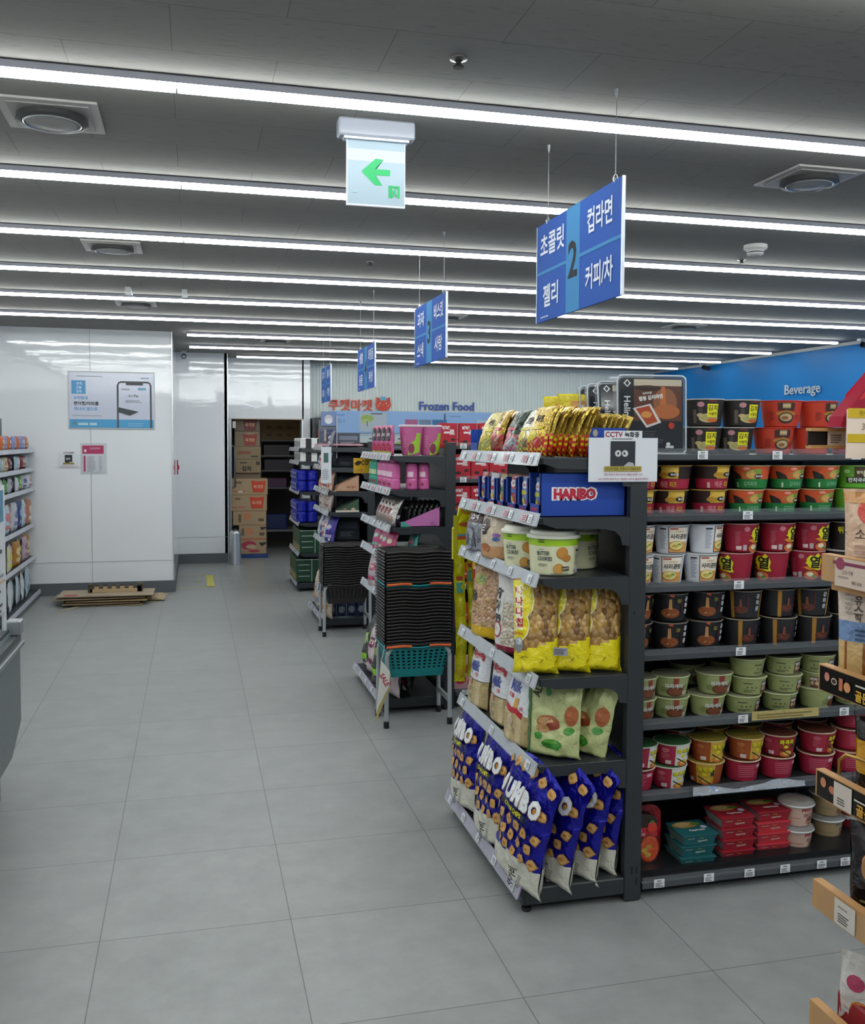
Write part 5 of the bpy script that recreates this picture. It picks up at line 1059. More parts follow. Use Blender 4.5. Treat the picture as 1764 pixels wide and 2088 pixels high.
b = MB().box((-.055, -.012, .15), (.075, -.008, .27), ('#5b6c96', 'paper')); b.art(lambda u, v, off: (u, -.012-off, v), [('r', -.052, .153, .072, .267, '#6d80aa'), ('e', .01, .205, .036, .040, '#b9b4bc'), ('e', .01, .190, .028, .022, '#d0d0d6')]); b.build('photo_card', r)
for k in range(5):
    b = MB().box((-.06+k*.028, -.03, .02), (-.04+k*.028, -.022, .12), (['#4a5470', '#9a8f94', '#2a3a66', '#26356a', '#20305e'][k], 'film')); tag(b.build('mask_packet', loc=(P.x, 8.02, 1.56)), f'small blue packet, {ORD[k]} from the left on the mask display', 'packet', 'packets hanging on the mask display')
MB().box((1.03, 7.98, 1.545), (1.40, 8.3, 1.56), ('#c08a98', 'film')).build('pink_tray'); tag(bpy.data.objects['pink_tray'], 'flat pink packs lying on top of the third shelf end', 'packet')
P = at(738, 950, y=6.6)
b = MB().box((0, 0, 0), (.13, .004, .10), ('#d0a21c', 'paper')); b.art(lambda u, v, off: (u, -off, v), [('t', 'CO', .075, .07, .032, 0, .03, .05, '#1c1810'), ('p', [(.005, .065), (.03, .085), (.055, .075), (.04, .055), (.02, .05)], '#2a2014'), ('t', '신상품', .035, .02, .018, 0, .02, .05, '#b8702a'), ('t', 'kg', .11, .02, .02, 0, .03, .03, '#1c1810')])
P = at(720, 962, y=6.9); tag(b.build('yellow_card', loc=(P.x, 6.3, at(720, 965, y=6.3).z), rot=(0, 0, 0)), 'yellow card with black letters sticking out beyond the pink bottles', 'sign')
bpy.data.objects['yellow_card'].location = (at(721, 965, y=6.24).x, 6.24, at(721, 965, y=6.24).z)
P0 = at(668, 958, y=7.9); b = MB().box((0, 0, 0), (.085, .004, .30), ('#c9ccd4', 'paper')); b.art(lambda u, v, off: (u, -off, v), [('r', .02, .17, .06, .25, '#3a5a54'), ('l', .01, .03, .07, .12, 6, '#8a8c94')])
tag(b.build('white_card', loc=(at(655, 990, y=7.9).x, 7.9, at(655, 985, y=7.9).z)), 'white leaflet card standing on the third shelf end', 'sign')
# fourth shelf end
Y4 = 10.02
def rollpack(lb, loc, first=[None]):
    if first[0] is None:
        b = MB()
        for j in range(2):
            for k in range(2): b.lathe([(.0, j*.112+.002), (.05, j*.112+.002), (.057, j*.112+.012), (.057, j*.112+.10), (.05, j*.112+.11), (.0, j*.112+.11)], ('#141f9a', 'film'), 20, c=(k*.112, 0, 0))
        b.art(lambda u, v, off: (-.058-off, -u, v), [('r', -.04, .03, .04, .09, '#b9bccc'), ('r', -.03, .04, .03, .08, '#18249a'), ('r', -.04, .14, .04, .20, '#b9bccc'), ('r', -.03, .15, .03, .19, '#18249a')])
        first[0] = tag(b.build('tissue_roll_pack'), 'x', 'roll pack', 'blue roll packs on the fourth shelf end')
    inst(first[0], loc, (0, 0, 0), lb)
n = 0
for z, yy in ((1.05, 0), (.723, 0)):
    for j in range(5): rollpack(f"glossy blue roll pack, {ORD[j]} from the near end, {'upper' if z > 1 else 'lower'} blue level", (1.11, Y4+.07+j*.125, z+.001))
def bwpack(lb, loc, first=[None]):
    if first[0] is None:
        b = MB().box((0, 0, 0), (.30, .10, .11), ('#d8d8d6', 'film'), .008)
        b.art(plane_y(0, 0, 0), [('r', .06, .004, .12, .106, '#17171a'), ('r', .18, .004, .245, .106, '#17171a')]); b.art(lambda u, v, off: (-off, .1-u, v), [('r', .012, .02, .045, .08, '#3a3a40'), ('r', .055, .02, .088, .08, '#3a3a40')])
        first[0] = tag(b.build('wipes_pack'), 'x', 'pack', 'black and white packs on the fourth shelf end')
    inst(first[0], loc, (0, 0, 0), lb)
for z, nm in ((1.502, 'top'), (1.362, 'second')):
    for j in range(5): bwpack(f"black and white striped pack, {nm} level, {ORD[j]} from the near end", (1.09, Y4+.01+j*.125, z+.001))
def grbox(lb, loc, first=[None]):
    if first[0] is None:
        b = MB().box((0, 0, 0), (.30, .085, .245), ('#0b3a26', 'paper'), .003)
        b.art(plane_y(0, 0, 0), [('r', .02, .06, .14, .065, '#c8ccc8'), ('r', .16, .0, .165, .245, '#c8ccc8'), ('r', .02, .12, .14, .125, '#c8ccc8'), ('r', .02, .18, .14, .185, '#c8ccc8'), ('r', .0, .235, .3, .24, '#c8ccc8')])
        b.art(lambda u, v, off: (-off, .085-u, v), [('r', .01, .0, .02, .245, '#b5a24a'), ('r', .0, .02, .085, .05, '#b59a2a'), ('e', .05, .07, .018, .018, '#d8d8d0')])
        first[0] = tag(b.build('green_carton'), 'x', 'carton', 'dark green cartons on the fourth shelf end')
    inst(first[0], loc, (0, 0, 0), lb)
for z, nm, x in ((.401, 'fifth', 1.085), (.095, 'floor', 1.05)):
    for j in range(7): grbox(f"dark green carton with white lines, {nm} level, {ORD[j]} from the near end", (x, Y4+.01+j*.10, z))
# ---------------------------------------------------------------- hanging aisle signs
def aisle_sign(y0, y1, z0, z1, txt, lb, yc):
    x = 1.31
    r = tag(empty('aisle_sign', (x, y0, z0)), lb, 'sign', 'blue aisle signs hanging in a row')
    W, H_ = y1-y0, z1-z0
    b = MB().box((-.004, 0, 0), (.004, W, H_), ('#2355ac', 'matte')).box((-.0055, -.004, 0), (.0055, 0, H_), ('#aab0bc', 'metal')).box((-.0055, W, 0), (.0055, W+.004, H_), ('#aab0bc', 'metal'))
    S = lambda u, v, off: (-.004-off, W-u, v)
    c = W-yc
    A = [('r', c-.062, 0, c+.062, H_, '#3d86bd'), ('r', 0, H_*.5-.006, c-.062, H_*.5+.006, '#3d86bd'), ('r', c+.062, H_*.5-.006, W, H_*.5+.006, '#3d86bd'), ('t', txt[0], c, H_*.5, .13, 0, .02, .09, '#23272e'),
         ('t', txt[1], (c-.062)/2+.01, H_*.77, .085, 0, .02, .25, '#dfe6f4'), ('t', txt[2], (c-.062)/2+.0, H_*.25, .085, 0, .02, .17, '#dfe6f4'), ('t', txt[3], (c+.062+W)/2, H_*.77, .085, 0, .02, .20, '#dfe6f4'), ('t', txt[4], (c+.062+W)/2, H_*.26, .085, 0, .02, .22, '#dfe6f4'), ('r', .05, .012, .13, .018, '#a8b8e0')]
    b.art(S, A, L=.2, kind='matte'); b.build('panel', r)
    for yy in (.06, W-.1):
        MB().tube([(0, yy, H_+.012), (0, yy, HC-z0)], .0012, ('#8d9094', 'metal'), 5).build('wire', r)
        MB().lathe([(.006, -.012), (.009, 0), (.004, .012), (.0, .014)], ('#b9bcc0', 'metal'), 10, c=(0, yy, H_+.006)).lathe([(.002, -.03), (.006, -.012), (.008, 0)], ('#77797c', 'metal'), 10, c=(0, yy, HC-z0)).build('hook', r)
aisle_sign(2.785, 3.54, 2.045, 2.415, ('2', '초콜릿', '젤리', '컵라면', '커피/차'), 'nearest blue aisle sign with number two and white words', .395)
aisle_sign(4.92, 5.65, 2.03, 2.378, ('3', '과자', '스낵', '비스킷', '사탕'), 'second blue aisle sign, hanging over the teal basket stack', .37)
aisle_sign(6.96, 7.70, 1.985, 2.315, ('4', '생활', '용품', '화장품', '위생'), 'third blue aisle sign along the row', .37)
aisle_sign(9.28, 9.94, 1.978, 2.33, ('5', '휴지', '세제', '물티슈', '주방'), 'furthest and smallest blue aisle sign', .34)
# exit sign
r = tag(empty('exit_sign', (.63, 3.345, HC)), 'hanging white exit sign with green arrow and running figure', 'sign')
MB().box((-.135, -.03, -.062), (.135, .03, 0), ('#a4a8b4', 'plastic'), .006).box((-.115, -.02, -.07), (.115, .02, -.062), ('#d8dce8', 'plastic')).build('housing', r)
b = MB().box((-.102, -.006, -.292), (.102, .006, -.066), ('#8fa0ac', 'emit0.10')).box((-.104, -.0065, -.294), (.104, .0065, -.290), ('#e6f0f8', 'emit0.35')).box((-.104, -.0065, -.294), (-.102, .0065, -.066), ('#e6f0f8', 'emit0.3')).box((.102, -.0065, -.294), (.104, .0065, -.066), ('#e6f0f8', 'emit0.3'))
S = lambda u, v, off: (u, -.006-off, v)
GE = mat('#089a54', 'emit0.16')
A = [('r', -.102, -.14, .102, -.10, mat('#a4b2bc', 'emit0.18')), ('p', [(-.052, -.176), (-.002, -.130), (.026, -.132), (-.006, -.168), (-.006, -.184), (.022, -.222), (-.004, -.222), (-.04, -.189)], GE), ('r', -.010, -.187, .050, -.166, GE)]
A += [('r', .044, -.262, .058, -.222, GE), ('r', .076, -.262, .084, -.222, GE), ('r', .044, -.226, .084, -.220, GE), ('e', .068, -.230, .0035, .0035, GE), ('p', [(.062, -.236), (.070, -.234), (.068, -.248), (.062, -.246)], GE), ('p', [(.062, -.246), (.066, -.246), (.060, -.262), (.056, -.260)], GE), ('p', [(.066, -.246), (.070, -.246), (.074, -.256), (.070, -.258)], GE), ('p', [(.060, -.238), (.063, -.236), (.057, -.246), (.055, -.244)], GE), ('l', -.082, -.250, -.062, -.245, 1, mat('#8ad8b8', 'emit0.1'))]
b.art(S, A); b.build('panel', r)
# ---------------------------------------------------------------- wall poster and notices
r = tag(empty('wall_poster', (-1.20, 10.235, 1.705)), 'framed mobile payment poster with phone picture on the white wall', 'poster')
MB().box((-.012, 0, -.012), (.826, .014, .57), ('#c3c6ca', 'plastic'), .003).build('frame', r)
b = MB().box((0, -.004, 0), (.814, .0, .556), ('#c9cddf', 'gloss'))
S = lambda u, v, off: (u, -.004-off, v)
A = [('r', 0, 0, .814, .085, '#4f9fcf'), ('r', .02, .34, .155, .475, '#5a9fd0'), ('t', '한국', .095, .445, .03, 0, .03, .07, '#c0d8ec'), ('t', '선불', .09, .405, .028, 0, .03, .07, '#c0d8ec'), ('t', '결제', .09, .365, .028, 0, .03, .07, '#c0d8ec'), ('t', '우리동네', .105, .30, .036, 0, .03, .16, '#6aa6cf'), ('t', '편의점/마트를', .16, .245, .040, 0, .03, .28, '#43464e'), ('t', '하나의 앱으로', .155, .19, .038, 0, .03, .26, '#6aa6cf'),
     ('l', .07, .515, .36, .53, 1, '#8a8f9c'), ('l', .02, .118, .40, .132, 1, '#9a9fac'), ('r', .69, .50, .77, .515, '#9aa8c0'), ('e', .045, .045, .018, .018, '#6a8aa0'), ('r', .08, .025, .175, .05, '#b9d4e4'), ('r', .19, .025, .26, .05, '#b9d4e4'), ('l', .56, .02, .72, .06, 2, '#7fb8d8'),
     ('p', [(.46, .0), (.46, .43), (.475, .465), (.51, .475), (.745, .475), (.78, .465), (.795, .43), (.795, .0), (.78, .0), (.78, .42), (.768, .448), (.745, .458), (.51, .458), (.487, .448), (.475, .42), (.475, .0)], '#4d5056')]
A = [a for a in A if a[0] != 'p']+[('r', .455, 0, .472, .44, '#4d5056'), ('r', .778, 0, .795, .44, '#4d5056'), ('r', .49, .458, .76, .475, '#4d5056'), ('p', [(.455, .43), (.472, .43), (.480, .452), (.50, .458), (.50, .475), (.47, .465)], '#4d5056'), ('p', [(.795, .43), (.778, .43), (.770, .452), (.75, .458), (.75, .475), (.78, .465)], '#4d5056'), ('r', .545, .435, .71, .46, '#4d5056'),
     ('r', .66, .385, .74, .41, '#7fb0cc'), ('l', .50, .385, .60, .405, 2, '#8a8f9c'), ('t', 'Pay', .645, .325, .032, 0, .02, .08, '#6a6e78'), ('t', '페이', .59, .325, .026, 0, .02, .06, '#8a8e98'), ('l', .54, .26, .72, .29, 2, '#9a9fac'), ('p', [(.472, .21), (.67, .165), (.58, .125), (.472, .16)], '#3f464a'), ('p', [(.58, .125), (.67, .165), (.67, .155), (.58, .115)], '#d0d4d8')]
b.art(S, A, L=.2); b.build('print', r)
r = tag(empty('emergency_notice', (-1.085, 10.243, 1.25)), 'pink and white emergency notice on the white wall', 'notice')
b = MB().box((-.02, 0, -.02), (.235, .002, .30), ('#b9c0c6', 'veil')).box((0, -.002, 0), (.205, 0, .275), ('#c9ccd2', 'paper'))
b.art(lambda u, v, off: (u, -.002-off, v), [('r', 0, .19, .205, .275, '#b0305f'), ('e', .028, .222, .014, .016, '#d8c0c8'), ('t', '긴급연락처', .12, .245, .022, 0, .02, .14, '#d8a8b8'), ('r', .012, .01, .03, .17, '#b0305f'), ('l', .045, .012, .13, .17, 11, '#9a9ea8'), ('l', .16, .012, .19, .17, 11, '#9a9ea8')]); b.build('sheet', r)
r = tag(empty('fire_alarm', (-.19, 12.2, 1.25)), 'red fire alarm box just behind the corner of the white wall', 'alarm')
MB().box((0, -.06, -.09), (.014, .06, .09), ('#a8182a', 'plastic'), .004).build('body', r); MB().lathe([(.03, 0), (.026, .012), (.0, .016)], ('#c8283a', 'plastic'), 16, T=Matrix.Translation((.014, 0, 0)) @ Matrix.Rotation(math.radians(90), 4, 'Y')).build('button', r)
# ---------------------------------------------------------------- back wall lettering and freezers
def letters(name, s, S, h, col, lb, cat='lettering', bold=.03, depth=.02, maxw=None, grp=None):
    V, T, asp = text_tris(s, bold); sx = h if not maxw else maxw/asp
    b = MB(); n = len(V)
    A0 = [S(p[0]*sx, p[1]*h, depth) for p in V]; A1 = [S(p[0]*sx, p[1]*h, 0) for p in V]
    ed = {}
    for t in T:
        for k in range(3):
            e = (t[k], t[(k+1) % 3]); ed[e] = ed.get(e, 0)+1
    F = [tuple(t) for t in T]+[(e[0], e[0]+n, e[1]+n, e[1]) for e in ed if (e[1], e[0]) not in ed]
    b.add(A0+A1, F, (col, 'plastic')); o = b.build(name); tag(o, lb, cat, grp); return o
letters('wall_letters', 'Frozen Food', lambda u, v, off: (3.655+u, 13.69-off, 2.108+v), .125, '#2c4aa8', 'blue Frozen Food lettering on the ribbed back wall', maxw=.84, bold=.02)
letters('wall_letters', '쿠캣마켓', lambda u, v, off: (2.215+u, 13.69-off, 2.105+v), .165, '#d4432e', 'red Korean lettering on the ribbed back wall', maxw=.64, bold=.02)
r = MB().art(lambda u, v, off: (u, -off, v), [('e', 0, 0, .115, .092, '#d4432e'), ('p', [(-.105, .02), (-.10, .115), (-.04, .085)], '#d4432e'), ('p', [(.105, .02), (.10, .115), (.04, .085)], '#d4432e'), ('p', [(-.05, .06), (-.045, .10), (-.02, .12), (.02, .12), (.045, .10), (.05, .06)], '#6aaed0'), ('e', -.045, .02, .008, .010, '#e8e0d8'), ('e', .045, .02, .008, .010, '#e8e0d8'), ('e', 0, .0, .006, .005, '#e8e0d8'), ('p', [(-.09, .0), (-.045, -.012), (-.09, -.006)], '#e8e0d8'), ('p', [(.09, .0), (.045, -.012), (.09, -.006)], '#e8e0d8'), ('p', [(-.09, -.035), (-.045, -.022), (-.09, -.030)], '#e8e0d8'), ('p', [(.09, -.035), (.045, -.022), (.09, -.030)], '#e8e0d8')], L=.2, off0=.02).prism([(.110*math.cos(a*.35), .088*math.sin(a*.35)) for a in range(18)], 1, -.019, 0, ('#d4432e', 'plastic')).build('wall_emblem', loc=(2.69, 13.67, 2.115))
tag(r, 'round red emblem with ears and whisker lines beside the Korean lettering', 'emblem')
letters('wall_letters', 'Beverage', lambda u, v, off: (6.985-off, 9.90-u, 2.215+v), .155, '#b9c4cc', 'white Beverage lettering on the blue wall', maxw=.68, bold=.012, depth=.006)
# upright freezers under a pale blue header
fy = 12.95
def freezer(x0, x1, lb, k):
    r = tag(empty('upright_freezer', (x0, fy, 0)), lb, 'freezer', 'upright freezers along the back wall')
    W = x1-x0
    MB().box((0, .03, .0), (W, .70, 1.98), ('#c3c9d0', 'paint'), .004).build('body', r)
    b = MB().box((0, 0, 1.70), (W, .03, 2.00), ('#86a9d6', 'paint')); S = plane_y(0, 1.70, 0)
    A = [('l', .06, .235, .30, .255, 1, '#5a7ab8'), ('t', '지금 냉동식품 구입하시고', W*.55, .235, .035, 0, .01, W*.5, '#4a5a78'), ('r', W*.30, .06, W*.62, .19, '#b0bccb'), ('r', W*.34, .13, W*.45, .155, '#8a4a7a'), ('r', W*.50, .13, W*.60, .155, '#a84a5a'), ('l', W*.34, .08, W*.6, .11, 2, '#5a5a7a')]
    if k == 0: A = [('l', .05, .235, .22, .255, 1, '#4a6ab8'), ('t', 'NO.1', .14, .16, .05, 0, .01, .2, '#6a7a98'), ('r', .42, .02, .80, .28, '#a8b4be'), ('e', .53, .20, .09, .05, '#8fa85a'), ('e', .50, .16, .06, .03, '#a8b87a'), ('r', .52, .09, .535, .16, '#6a6a4a'), ('r', .58, .255, .74, .27, '#4a4a54'), ('r', 1.06, .09, 1.24, .19, '#a85a86'), ('r', 1.26, .09, 1.43, .19, '#6a7f9a'), ('r', 1.45, .07, 1.66, .19, '#2f6a9a'), ('r', 1.05, .05, 1.66, .08, '#7fb0e0')]
    b.art(S, A, L=.3); b.build('header_panel', r)
    MB().box((0.02, 0, .15), (W/2-.01, .03, 1.68), ('#9fb3bd', 'gloss')).build('door', r); MB().box((W/2+.01, 0, .15), (W-.02, .03, 1.68), ('#9fb3bd', 'gloss')).build('door', r)
    b = MB(); S = plane_y(0, 1.3, -.002)
    A = [('r', .04, .0, W-.04, .36, '#b7c0c4')]
    for q in range(4): A += [('e', .2+q*W*.25, .24, .10, .045, '#8fa85a'), ('r', .15+q*W*.25, .31, .30+q*W*.25, .33, '#4a4a54'), ('r', .19+q*W*.25, .1, .21+q*W*.25, .2, '#6a6a4a')]
    b.art(S, A, L=.4); b.build('door_poster', r)
for k, (a, c, lb) in enumerate(((1.80, 3.42, 'upright freezer under the Korean lettering, its header with tree pictures'), (3.44, 4.98, 'upright freezer under the Frozen Food lettering'), (5.0, 6.5, 'upright freezer right of the Frozen Food lettering'))): freezer(a, c, lb, k)
r = tag(empty('drinks_cooler', (1.60, 12.9, 0)), 'black framed cooler with orange picture next to the storeroom door', 'cooler')
MB().box((0, .03, 0), (.21, .7, 1.90), ('#26292d', 'coat'), .004).build('body', r)
b = MB().box((0.02, 0, .2), (.205, .03, 1.82), ('#1a1c20', 'gloss')); b.art(plane_y(0, 0, 0), [('r', .045, 1.30, .20, 1.74, '#2c3034'), ('r', .05, 1.55, .20, 1.73, '#c8561c'), ('r', .09, 1.65, .18, 1.665, '#d8a080'), ('e', .10, 1.56, .05, .018, '#2c3034')], L=.3); b.build('door', r)
# ---------------------------------------------------------------- storeroom boxes
def carton(x0, x1, z0, z1, y, d, col, art, lb, grp='cartons stacked in the storeroom doorway'):
    b = MB().box((x0, y, z0), (x1, y+d, z1), (col, 'paper'), .004)
    b.box((x0, y-.0004, (z1+z0)/2+.5*(z1-z0)-.006), (x1, y+.001, z1-.003), ('#9a8468', 'paper'))
    b.art(plane_y(x0, z0, y), art); return tag(b.build('cardboard_carton'), lb, 'carton', grp)
def cupart(u, v, c='#c4401e'): return [('p', [(u-.10, v+.08), (u+.10, v+.08), (u+.075, v-.08), (u-.075, v-.08)], c), ('e', u, v+.085, .07, .012, '#a8886a'), ('t', '육개장', u, v, .05, 0, .03, .13, '#d8a080')]
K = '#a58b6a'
x0, x1 = .50, .965
MB().box((.58, 13.02, 0.0), (.985, 13.45, .045), ('#1c3f78', 'plastic'), .004).build('pallet'); tag(bpy.data.objects['pallet'], 'low blue pallet under the carton stack', 'pallet')
y_ = 13.09
carton(.60, x1, .047, .245, y_, .35, K, [('e', .13, .12, .10, .06, '#a8324a'), ('e', .16, .10, .07, .03, '#b8a080'), ('e', .2, .04, .08, .018, '#a8324a'), ('p', [(.30, .10), (.365, .14), (.365, .16), (.26, .15)], '#2a2624')], 'bottom carton with crimson swirl on the blue pallet')
carton(.60, x1, .247, .438, y_, .35, K, [('r', .0, .0, .365, .015, '#c0603a'), ('r', .03, .05, .07, .15, '#6a5a44'), ('e', .14, .11, .05, .05, '#b87a50'), ('r', .27, .05, .34, .09, '#5a4a3a'), ('p', [(.30, .12), (.365, .15), (.365, .17), (.28, .165)], '#2a2624')], 'second carton up with small white label')
carton(.52, x1, .440, .632, y_, .35, K, [('r', .07, .04, .11, .15, '#6a5a44'), ('e', .19, .12, .06, .05, '#b87a50'), ('r', .34, .05, .41, .09, '#5a4a3a')], 'third carton up in the doorway')
carton(x0, .975, .634, .850, y_, .35, K, cupart(.34, .11)+[('r', .0, .04, .18, .06, '#b86a50'), ('r', .05, .15, .12, .18, '#6a5a44')], 'fourth carton up with red cup print')
carton(x0, .985, .852, 1.070, y_, .35, K, cupart(.36, .11)+[('r', .0, .04, .18, .06, '#b86a50'), ('r', .06, .15, .14, .18, '#6a5a44'), ('r', .09, .03, .15, .055, '#c9c4bc')], 'fifth carton up with red cup print and white tag')
y_ = 13.42
zz = [1.10, 1.14, 1.325, 1.50, 1.715, 1.90]
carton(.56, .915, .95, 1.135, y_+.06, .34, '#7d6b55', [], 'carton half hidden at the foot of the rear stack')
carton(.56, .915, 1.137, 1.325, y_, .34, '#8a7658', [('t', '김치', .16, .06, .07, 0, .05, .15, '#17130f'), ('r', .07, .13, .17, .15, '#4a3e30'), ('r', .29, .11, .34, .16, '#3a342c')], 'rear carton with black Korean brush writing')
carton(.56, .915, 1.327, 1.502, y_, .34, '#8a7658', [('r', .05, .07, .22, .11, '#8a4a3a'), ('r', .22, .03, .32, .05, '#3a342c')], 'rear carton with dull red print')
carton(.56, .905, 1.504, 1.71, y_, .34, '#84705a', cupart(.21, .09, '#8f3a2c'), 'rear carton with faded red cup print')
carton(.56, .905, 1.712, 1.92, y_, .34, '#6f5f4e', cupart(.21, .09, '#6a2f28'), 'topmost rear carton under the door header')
tag(MB().box((.515, 12.93, 1.75), (.555, 12.935, 1.84), ('#c9c4c4', 'paper')).build('white_tag'), 'small white tag at the top left of the doorway', 'label')
r = tag(empty('storage_rack', (1.0, 15.0, 0)), 'grey steel rack at the back of the storeroom', 'rack')
for z in (.86, 1.13, 1.36, 1.60): MB().box((0, 0, z-.025), (1.2, .5, z), ('#8f8c90', 'paint')).build('shelf', r)
for x in (0.0, 1.17): MB().box((x, 0, 0), (x+.03, .03, 2.2), ('#6d6a6e', 'paint')).build('post', r)
for k, (x, w_, z, h_, c, lb) in enumerate(((1.03, .62, 1.601, .30, '#8b7450', 'wide brown carton on the top of the storeroom rack'), (1.07, .40, 1.361, .16, '#6a666c', 'grey box on the second rack shelf'), (1.08, .45, 1.131, .16, '#64606a', 'grey box on the third rack shelf'), (1.12, .30, .861, .14, '#7a5a7a', 'purplish bag on the lowest rack shelf'))):
    b = MB().box((x, 15.01, z), (x+w_, 15.4, z+h_), (c, 'paper'), .004)
    if k == 0: b.art(plane_y(x, z, 15.01), [('r', .08+.16*j, .05+.12*i, .16+.16*j, .09+.12*i, '#6f5a3a') for j in range(3) for i in range(2)])
    tag(b.build('storage_box'), lb, 'carton', 'boxes on the storeroom rack')
b = MB().box((0, 0, 0), (.30, .25, .22), ('#17306a', 'plastic'), .01); tag(b.build('blue_crate', loc=(1.05, 14.2, .28)), 'dark blue crate on a low stand in the storeroom', 'crate')
r = tag(empty('low_trolley', (1.0, 14.1, 0)), 'low grey trolley under the blue crate', 'trolley'); MB().box((0, 0, .25), (.6, .5, .279), ('#7d7a80', 'paint')).build('deck', r)
for x in (.03, .55):
    for y in (.03, .45): MB().box((x, y, 0), (x+.025, y+.025, .25), ('#55535a', 'metal')).build('leg', r)
# steel cylinder by the door
r = tag(empty('umbrella_bin', (.52, 12.42, 0)), 'polished steel cylinder standing beside the storeroom doorway', 'bin')
MB().lathe([(.0, .0), (.070, .0), (.072, .01), (.072, .40), (.068, .415), (.05, .43), (.02, .435), (.0, .436)], ('#d4d6d9', 'metal'), 32).build('body', r); MB().lathe([(.03, .43), (.026, .45), (.0, .452)], ('#2a2c30', 'plastic'), 16).build('lid', r)
# yellow floor marking
b = MB()
for a in ((-.16, 10.53, .21, 10.55), (-.16, 11.45, .21, 11.47), (.14, 10.53, .22, 11.47)): b.box((a[0], a[1], .0005), (a[2], a[3], .0015), ('#c2b93a', 'paint'))
b.box((.0, 10.93, .0005), (.09, 11.03, .0015), ('#8f8c5a', 'paint')); tag(b.build('floor_marking'), 'worn yellow rectangle marking on the floor by the recess', 'floor marking')
# flattened cardboard on the floor
def flat(x, y, w, d, rz, z, col, lb, h=.006, tilt=0):
    b = MB().box((-w/2, -d/2, 0), (w/2, d/2, h), (col, 'paper')); b.box((-w/2, -d/2-.0004, h*.25), (w/2, -d/2, h*.75), ('#6a5a44', 'paper'))
    return tag(b.build('flattened_box', loc=(x, y, z), rot=(math.radians(tilt), 0, math.radians(rz))), lb, 'cardboard', 'flattened boxes in the pile against the white wall')
flat(-.78, 9.65, .62, .34, -3, .004, '#9a8a70', 'flattened box at the bottom of the floor pile')
flat(-.86, 9.66, .70, .36, 2, .022, '#8a765a', 'second flattened box of the floor pile')
flat(-.80, 9.70, .74, .38, -2, .040, '#a08a66', 'third flattened box of the floor pile')
flat(-.88, 9.72, .82, .36, 3, .060, '#93806a', 'fourth flattened box of the floor pile', .008)
o = flat(-.82, 9.76, .88, .42, -1, .082, '#a89880', 'wide top sheet with faded red print on the floor pile', .008)
b = MB(); b.art(lambda u, v, off: (u, v, .0085+off), [('r', -.38, -.19, -.26, -.08, '#a8505a'), ('r', -.2, -.18, .08, -.15, '#a8707a')]); b.build('print', o)
b = MB(); P = []
for k in range(13):
    P += [(-.24+k*.04, .075 if k % 2 else .045), (-.24+k*.04+.04, .075 if k % 2 else .045)]
P = [(-.24, 0)]+P[:-2]+[(.24, 0)]
b.prism(P, 1, -.005, .003, ('#55463a', 'paper')).prism([(p[0], p[1]*.75) for p in P], 1, -.03, -.022, ('#b39c78', 'paper')); b.box((-.26, -.03, 0), (-.22, .12, .08), ('#40342a', 'paper')).box((.2, -.03, 0), (.25, .10, .075), ('#4a3c30', 'paper'))
tag(b.build('torn_box', loc=(-.74, 9.80, .092)), 'torn dark corrugated tray with notched edge on top of the pile', 'cardboard')
tag(bag('crumpled_paper', .30, .12, .06, 3.2, '#a39070', crk=.012), 'crumpled brown paper at the right end of the pile', 'cardboard').location = (-.42, 9.72, .012)
bpy.data.objects['crumpled_paper'].rotation_euler = (math.radians(-70), 0, math.radians(-14))
o = MB().box((-.012, -.16, 0), (.012, .16, .004), ('#b0a080', 'paper')).build('paper_strip', loc=(-1.12, 9.40, .002), rot=(0, 0, math.radians(-28))); tag(o, 'pale strip of card lying left of the pile', 'cardboard')
# ---------------------------------------------------------------- left side: ice cream freezer, flyer board, wall shelving
r = tag(empty('chest_freezer', (-1.5, 0, 0)), 'grey chest freezer cut off by the left picture edge', 'freezer')
FX = -.77+1.5
MB().prism([(2.0, .20), (4.40, .20), (4.63, .30), (4.63, .64), (2.0, .64)], 0, .02, FX, ('#5f6668', 'coat')).build('body', r)
MB().box((.0, 1.98, .64), (FX+.015, 4.66, .665), ('#8e9496', 'metal'), .004).box((.0, 1.99, .665), (FX+.002, 4.65, .70), ('#3b4043', 'coat')).build('rim', r)
MB().box((.03, 2.02, .70), (FX-.03, 4.62, .715), ('#7f8a90', 'gloss')).build('lid', r)
MB().box((FX-.05, 4.57, .70), (FX+.012, 4.655, .765), ('#aeb4b8', 'metal'), .004).build('corner_cap', r)
for y in (2.2, 4.35): MB().lathe([(0, -.012), (.035, -.012), (.038, 0), (.035, .012), (0, .012)], ('#101113', 'plastic'), 18, T=Matrix.Translation((FX-.06, y, .038)) @ Matrix.Rotation(math.radians(90), 4, 'Y')).box((FX-.075, y-.02, .05), (FX-.045, y+.02, .21), ('#3a3d40', 'metal')).build('wheel', r)
r = tag(empty('flyer_board', (-.815, 4.05, .72)), 'white printed flyer board standing on the chest freezer', 'flyer')
b = MB().box((-.012, 0, .10), (0, .52, .64), ('#c4c7cc', 'paper')); S = lambda u, v, off: (off, u, v)
b.art(S, [('r', .0, .50, .49, .64, '#4f7f9c'), ('r', .2, .54, .4, .60, '#6a9ab4'), ('l', .02, .42, .48, .49, 2, '#6a6c74'), ('l', .02, .33, .48, .40, 2, '#4a3f3a'), ('l', .02, .26, .48, .31, 2, '#8a8c92'), ('r', .0, .235, .5, .245, '#c09a6a'), ('l', .02, .17, .48, .22, 2, '#5a5c64'), ('l', .02, .11, .48, .16, 2, '#4a3f3a')], L=.3); b.build('sheet', r)
